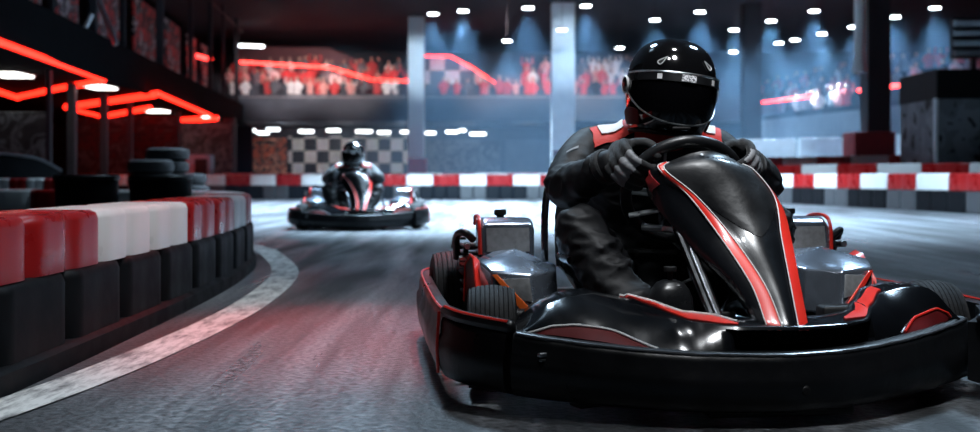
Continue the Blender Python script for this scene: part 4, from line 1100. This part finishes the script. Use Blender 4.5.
# tyre stacks behind the bins
bm = bmesh.new(); lathe(bm, [(.12, -.06), (.2, -.075), (.25, -.055), (.262, 0), (.25, .055), (.2, .075), (.12, .06)], (0, 0, .075), (0, 0, 1), 28, closed=True)
ty0 = obj('tyre', bm, M['tyre'], None); first = True
for si, (px, Y, n) in enumerate([(150, 12.5, 5), (168, 13.2, 6), (188, 14.5, 4)]):
    p = ray(px, 170, Y)
    for k in range(n):
        o = ty0 if first else ty0.copy()
        if not first: COL.objects.link(o)
        first = False
        o.location = (p.x + random.uniform(-.02, .02), p.y, .15 * k)
        tag(o, f'black tyre in the {["five high", "six high", "four high"][si]} stack behind the second bin, {ordn(k)} from the ground', 'tyre', 'stacked tyres')
root = empty('cabinet', (ray(199, 170, 30).x, 30, 0)); tag(root, 'pale cabinet with dark door beside the far end of the side balcony', 'cabinet')
bm = bmesh.new(); box(bm, (0, 0, .58), (.72, .5, 1.16)); obj('body', bm, M['palewall'], root, bevel=.02)
bm = bmesh.new(); box(bm, (.12, -.26, .6), (.34, .02, .9)); obj('door', bm, M['coldark'], root, bevel=.005)

#SECTION lights
# ------------------------------------------------------------------ ceiling lamps
def light(kind, name, loc, energy, color, aim=None, **k):
    d = bpy.data.lights.new(name, kind); d.energy = energy; d.color = color
    for a, b in k.items(): setattr(d, a, b)
    o = bpy.data.objects.new(name, d); COL.objects.link(o); o.location = loc
    if aim is not None: o.rotation_euler = (V(aim) - V(loc)).to_track_quat('-Z', 'Y').to_euler()
    return o
COOL = (.55, .78, 1.)
ZL = 5.6
lamps = [(433, 14), (463, 11), (528, 8), (507, 41), (586, 6), (620, 48), (734, 30), (733, 52), (771, 21), (779, 43), (795, 40), (822, 34), (814, 11), (853, 27), (895, 17), (935, 8), (562, 30), (655, 20), (700, 12)]
for i, (px, py) in enumerate(sorted(lamps)):
    p = under(px, py, ZL) if True else None
    root = empty('ceiling_lamp', (p.x, p.y, ZL)); tag(root, f'round white ceiling lamp on a thin stem, {ordn(i)} across from the red stepped wall', 'lamp', 'round ceiling lamps')
    sc_ = .155 + .001 * (p.y - 30)
    bm = bmesh.new(); lathe(bm, [(0, -.01), (sc_, -.01), (sc_, .03), (0, .03)], (0, 0, 0), (0, 0, 1), 20); obj('lens', bm, M['lamp'], root)
    bm = bmesh.new(); lathe(bm, [(sc_ + .005, .0), (sc_ + .02, .02), (sc_ * .9, .07), (.04, .09), (0, .09)], (0, 0, 0), (0, 0, 1), 20); obj('housing', bm, M['lampbody'], root)
    bm = bmesh.new(); tube(bm, [(0, 0, .09), (0, 0, 6.9 - ZL)], .008, 6); obj('stem', bm, M['lampbody'], root)
    light('SPOT', 'lamp_beam', (p.x, p.y, ZL - .06), 6000, COOL, (p.x, p.y - .6, 0), spot_size=R(74), spot_blend=.9, shadow_soft_size=.2)
# track floodlights over the middle of the hall
for i, (x, y, e) in enumerate([(-.8, 15.5, 30000), (2, 14.0, 30000), (6.0, 13.5, 4000), (-2.5, 21.5, 34000), (1.5, 21.5, 36000), (4.5, 19.5, 5000), (2.6, 8.8, 1700), (-.2, 9.2, 700)]):
    light('SPOT', 'unseen_flood', (x, y, 6.6), e, COOL, (x, y + .5, 0), spot_size=R(96), spot_blend=1., shadow_soft_size=.5)
# lamps over the near track
light('SPOT', 'unseen_flood', (.62, 1.0, 5.0), 1500, (.92, .96, 1.), (.74, 2.85, .55), spot_size=R(17), spot_blend=.9, shadow_soft_size=.34)
light('SPOT', 'unseen_flood', (-.6, .9, 5.2), 190, (.88, .94, 1.), (.6, 3.0, .6), spot_size=R(20), spot_blend=.9, shadow_soft_size=.2)
light('AREA', 'unseen_flood', (-2.6, 6.5, 6.2), 8, COOL, (-1.4, 5, 0), size=1.)
light('SPOT', 'unseen_flood', (3.8, 7.0, 6.2), 1500, COOL, (1.0, 3.4, .6), spot_size=R(30), spot_blend=.9, shadow_soft_size=.5)
light('SPOT', 'unseen_flood', (-1.2, 8.0, 6.2), 1500, COOL, (.5, 3.6, .6), spot_size=R(30), spot_blend=.9, shadow_soft_size=.5)
for x, y, e in ((-8.2, 39.5, 2600), (-5.6, 39.5, 2600), (.6, 39.5, 2800), (4.0, 39.5, 2800)): light('SPOT', 'unseen_flood', (x, y, 6.75), e, (.9, .8, .85), (x - .3, 47.2, 4.2), spot_size=R(50), spot_blend=.8, shadow_soft_size=.3)  # unseen spots added to wash the balcony crowd with light
for x in (-8.5, -6., -3.5, -1., 1.5): light('AREA', 'tube_light', (x, 45.2, 2.5), 34, (.85, .93, 1.), (x, 49.4, 1.2), size=.5)
light('SPOT', 'added_column_spot', (-2.4, 35.5, 6.9), 5200, COOL, (-2.9, 43.5, 5.0), spot_size=R(20), spot_blend=.9, shadow_soft_size=.2)  # this and the next: unseen spots added to brighten the pale columns
light('SPOT', 'added_column_spot', (2.4, 32.0, 6.9), 4600, COOL, (2.75, 40, 5.2), spot_size=R(22), spot_blend=.9, shadow_soft_size=.2)
light('SPOT', 'added_red_spot', (-.62, 9.0, 6.8), 3000, (1., .03, .025), (-.58, 3.9, 0), spot_size=R(13), spot_blend=1., shadow_soft_size=.15)  # added red lamp, tints the floor in place of a neon reflection
light('SPOT', 'unseen_flood', (.9, 3.2, 6.2), 1300, (.9, .95, 1.), (-1.5, 3.6, .4), spot_size=R(46), spot_blend=.8, shadow_soft_size=.3)
# haze in the far half of the hall
HM = bpy.data.materials.new('haze'); HM.use_nodes = True; nt = HM.node_tree; nt.nodes.clear()
out = nt.nodes.new('ShaderNodeOutputMaterial'); vs = nt.nodes.new('ShaderNodeVolumeScatter'); vs.inputs['Color'].default_value = (.36, .64, 1., 1); vs.inputs['Density'].default_value = .0125; vs.inputs['Anisotropy'].default_value = .35
nt.links.new(vs.outputs[0], out.inputs['Volume'])
bm = bmesh.new(); box(bm, (0, 0, 0), (32, 30, 5.5)); hz = obj('haze', bm, HM, None, smooth=False); hz.location = (9.3, 40.6, 2.8); tag(hz, 'thin blue haze filling the far half of the hall', 'haze', kind='stuff')

w = bpy.data.worlds.new('World'); SC.world = w; w.use_nodes = True
w.node_tree.nodes['Background'].inputs[0].default_value = (.35, .5, .8, 1); w.node_tree.nodes['Background'].inputs[1].default_value = .02

# ------------------------------------------------------------------ camera
cd = bpy.data.cameras.new('camera'); cam = bpy.data.objects.new('camera', cd); COL.objects.link(cam)
cam.location = (0, 0, HC); cam.rotation_euler = (R(90), 0, 0)
cd.sensor_width = 36; cd.lens = F_PX / 980 * 36; cd.shift_y = -(216 - 177) / 980
cd.dof.use_dof = True; cd.dof.focus_distance = 2.85; cd.dof.aperture_fstop = 3.2
cd.clip_end = 200
SC.camera = cam
SC.view_settings.view_transform = 'Standard'; SC.view_settings.look = 'None'; SC.view_settings.gamma = 1; SC.view_settings.use_curve_mapping = False
SC.view_settings.exposure = 0
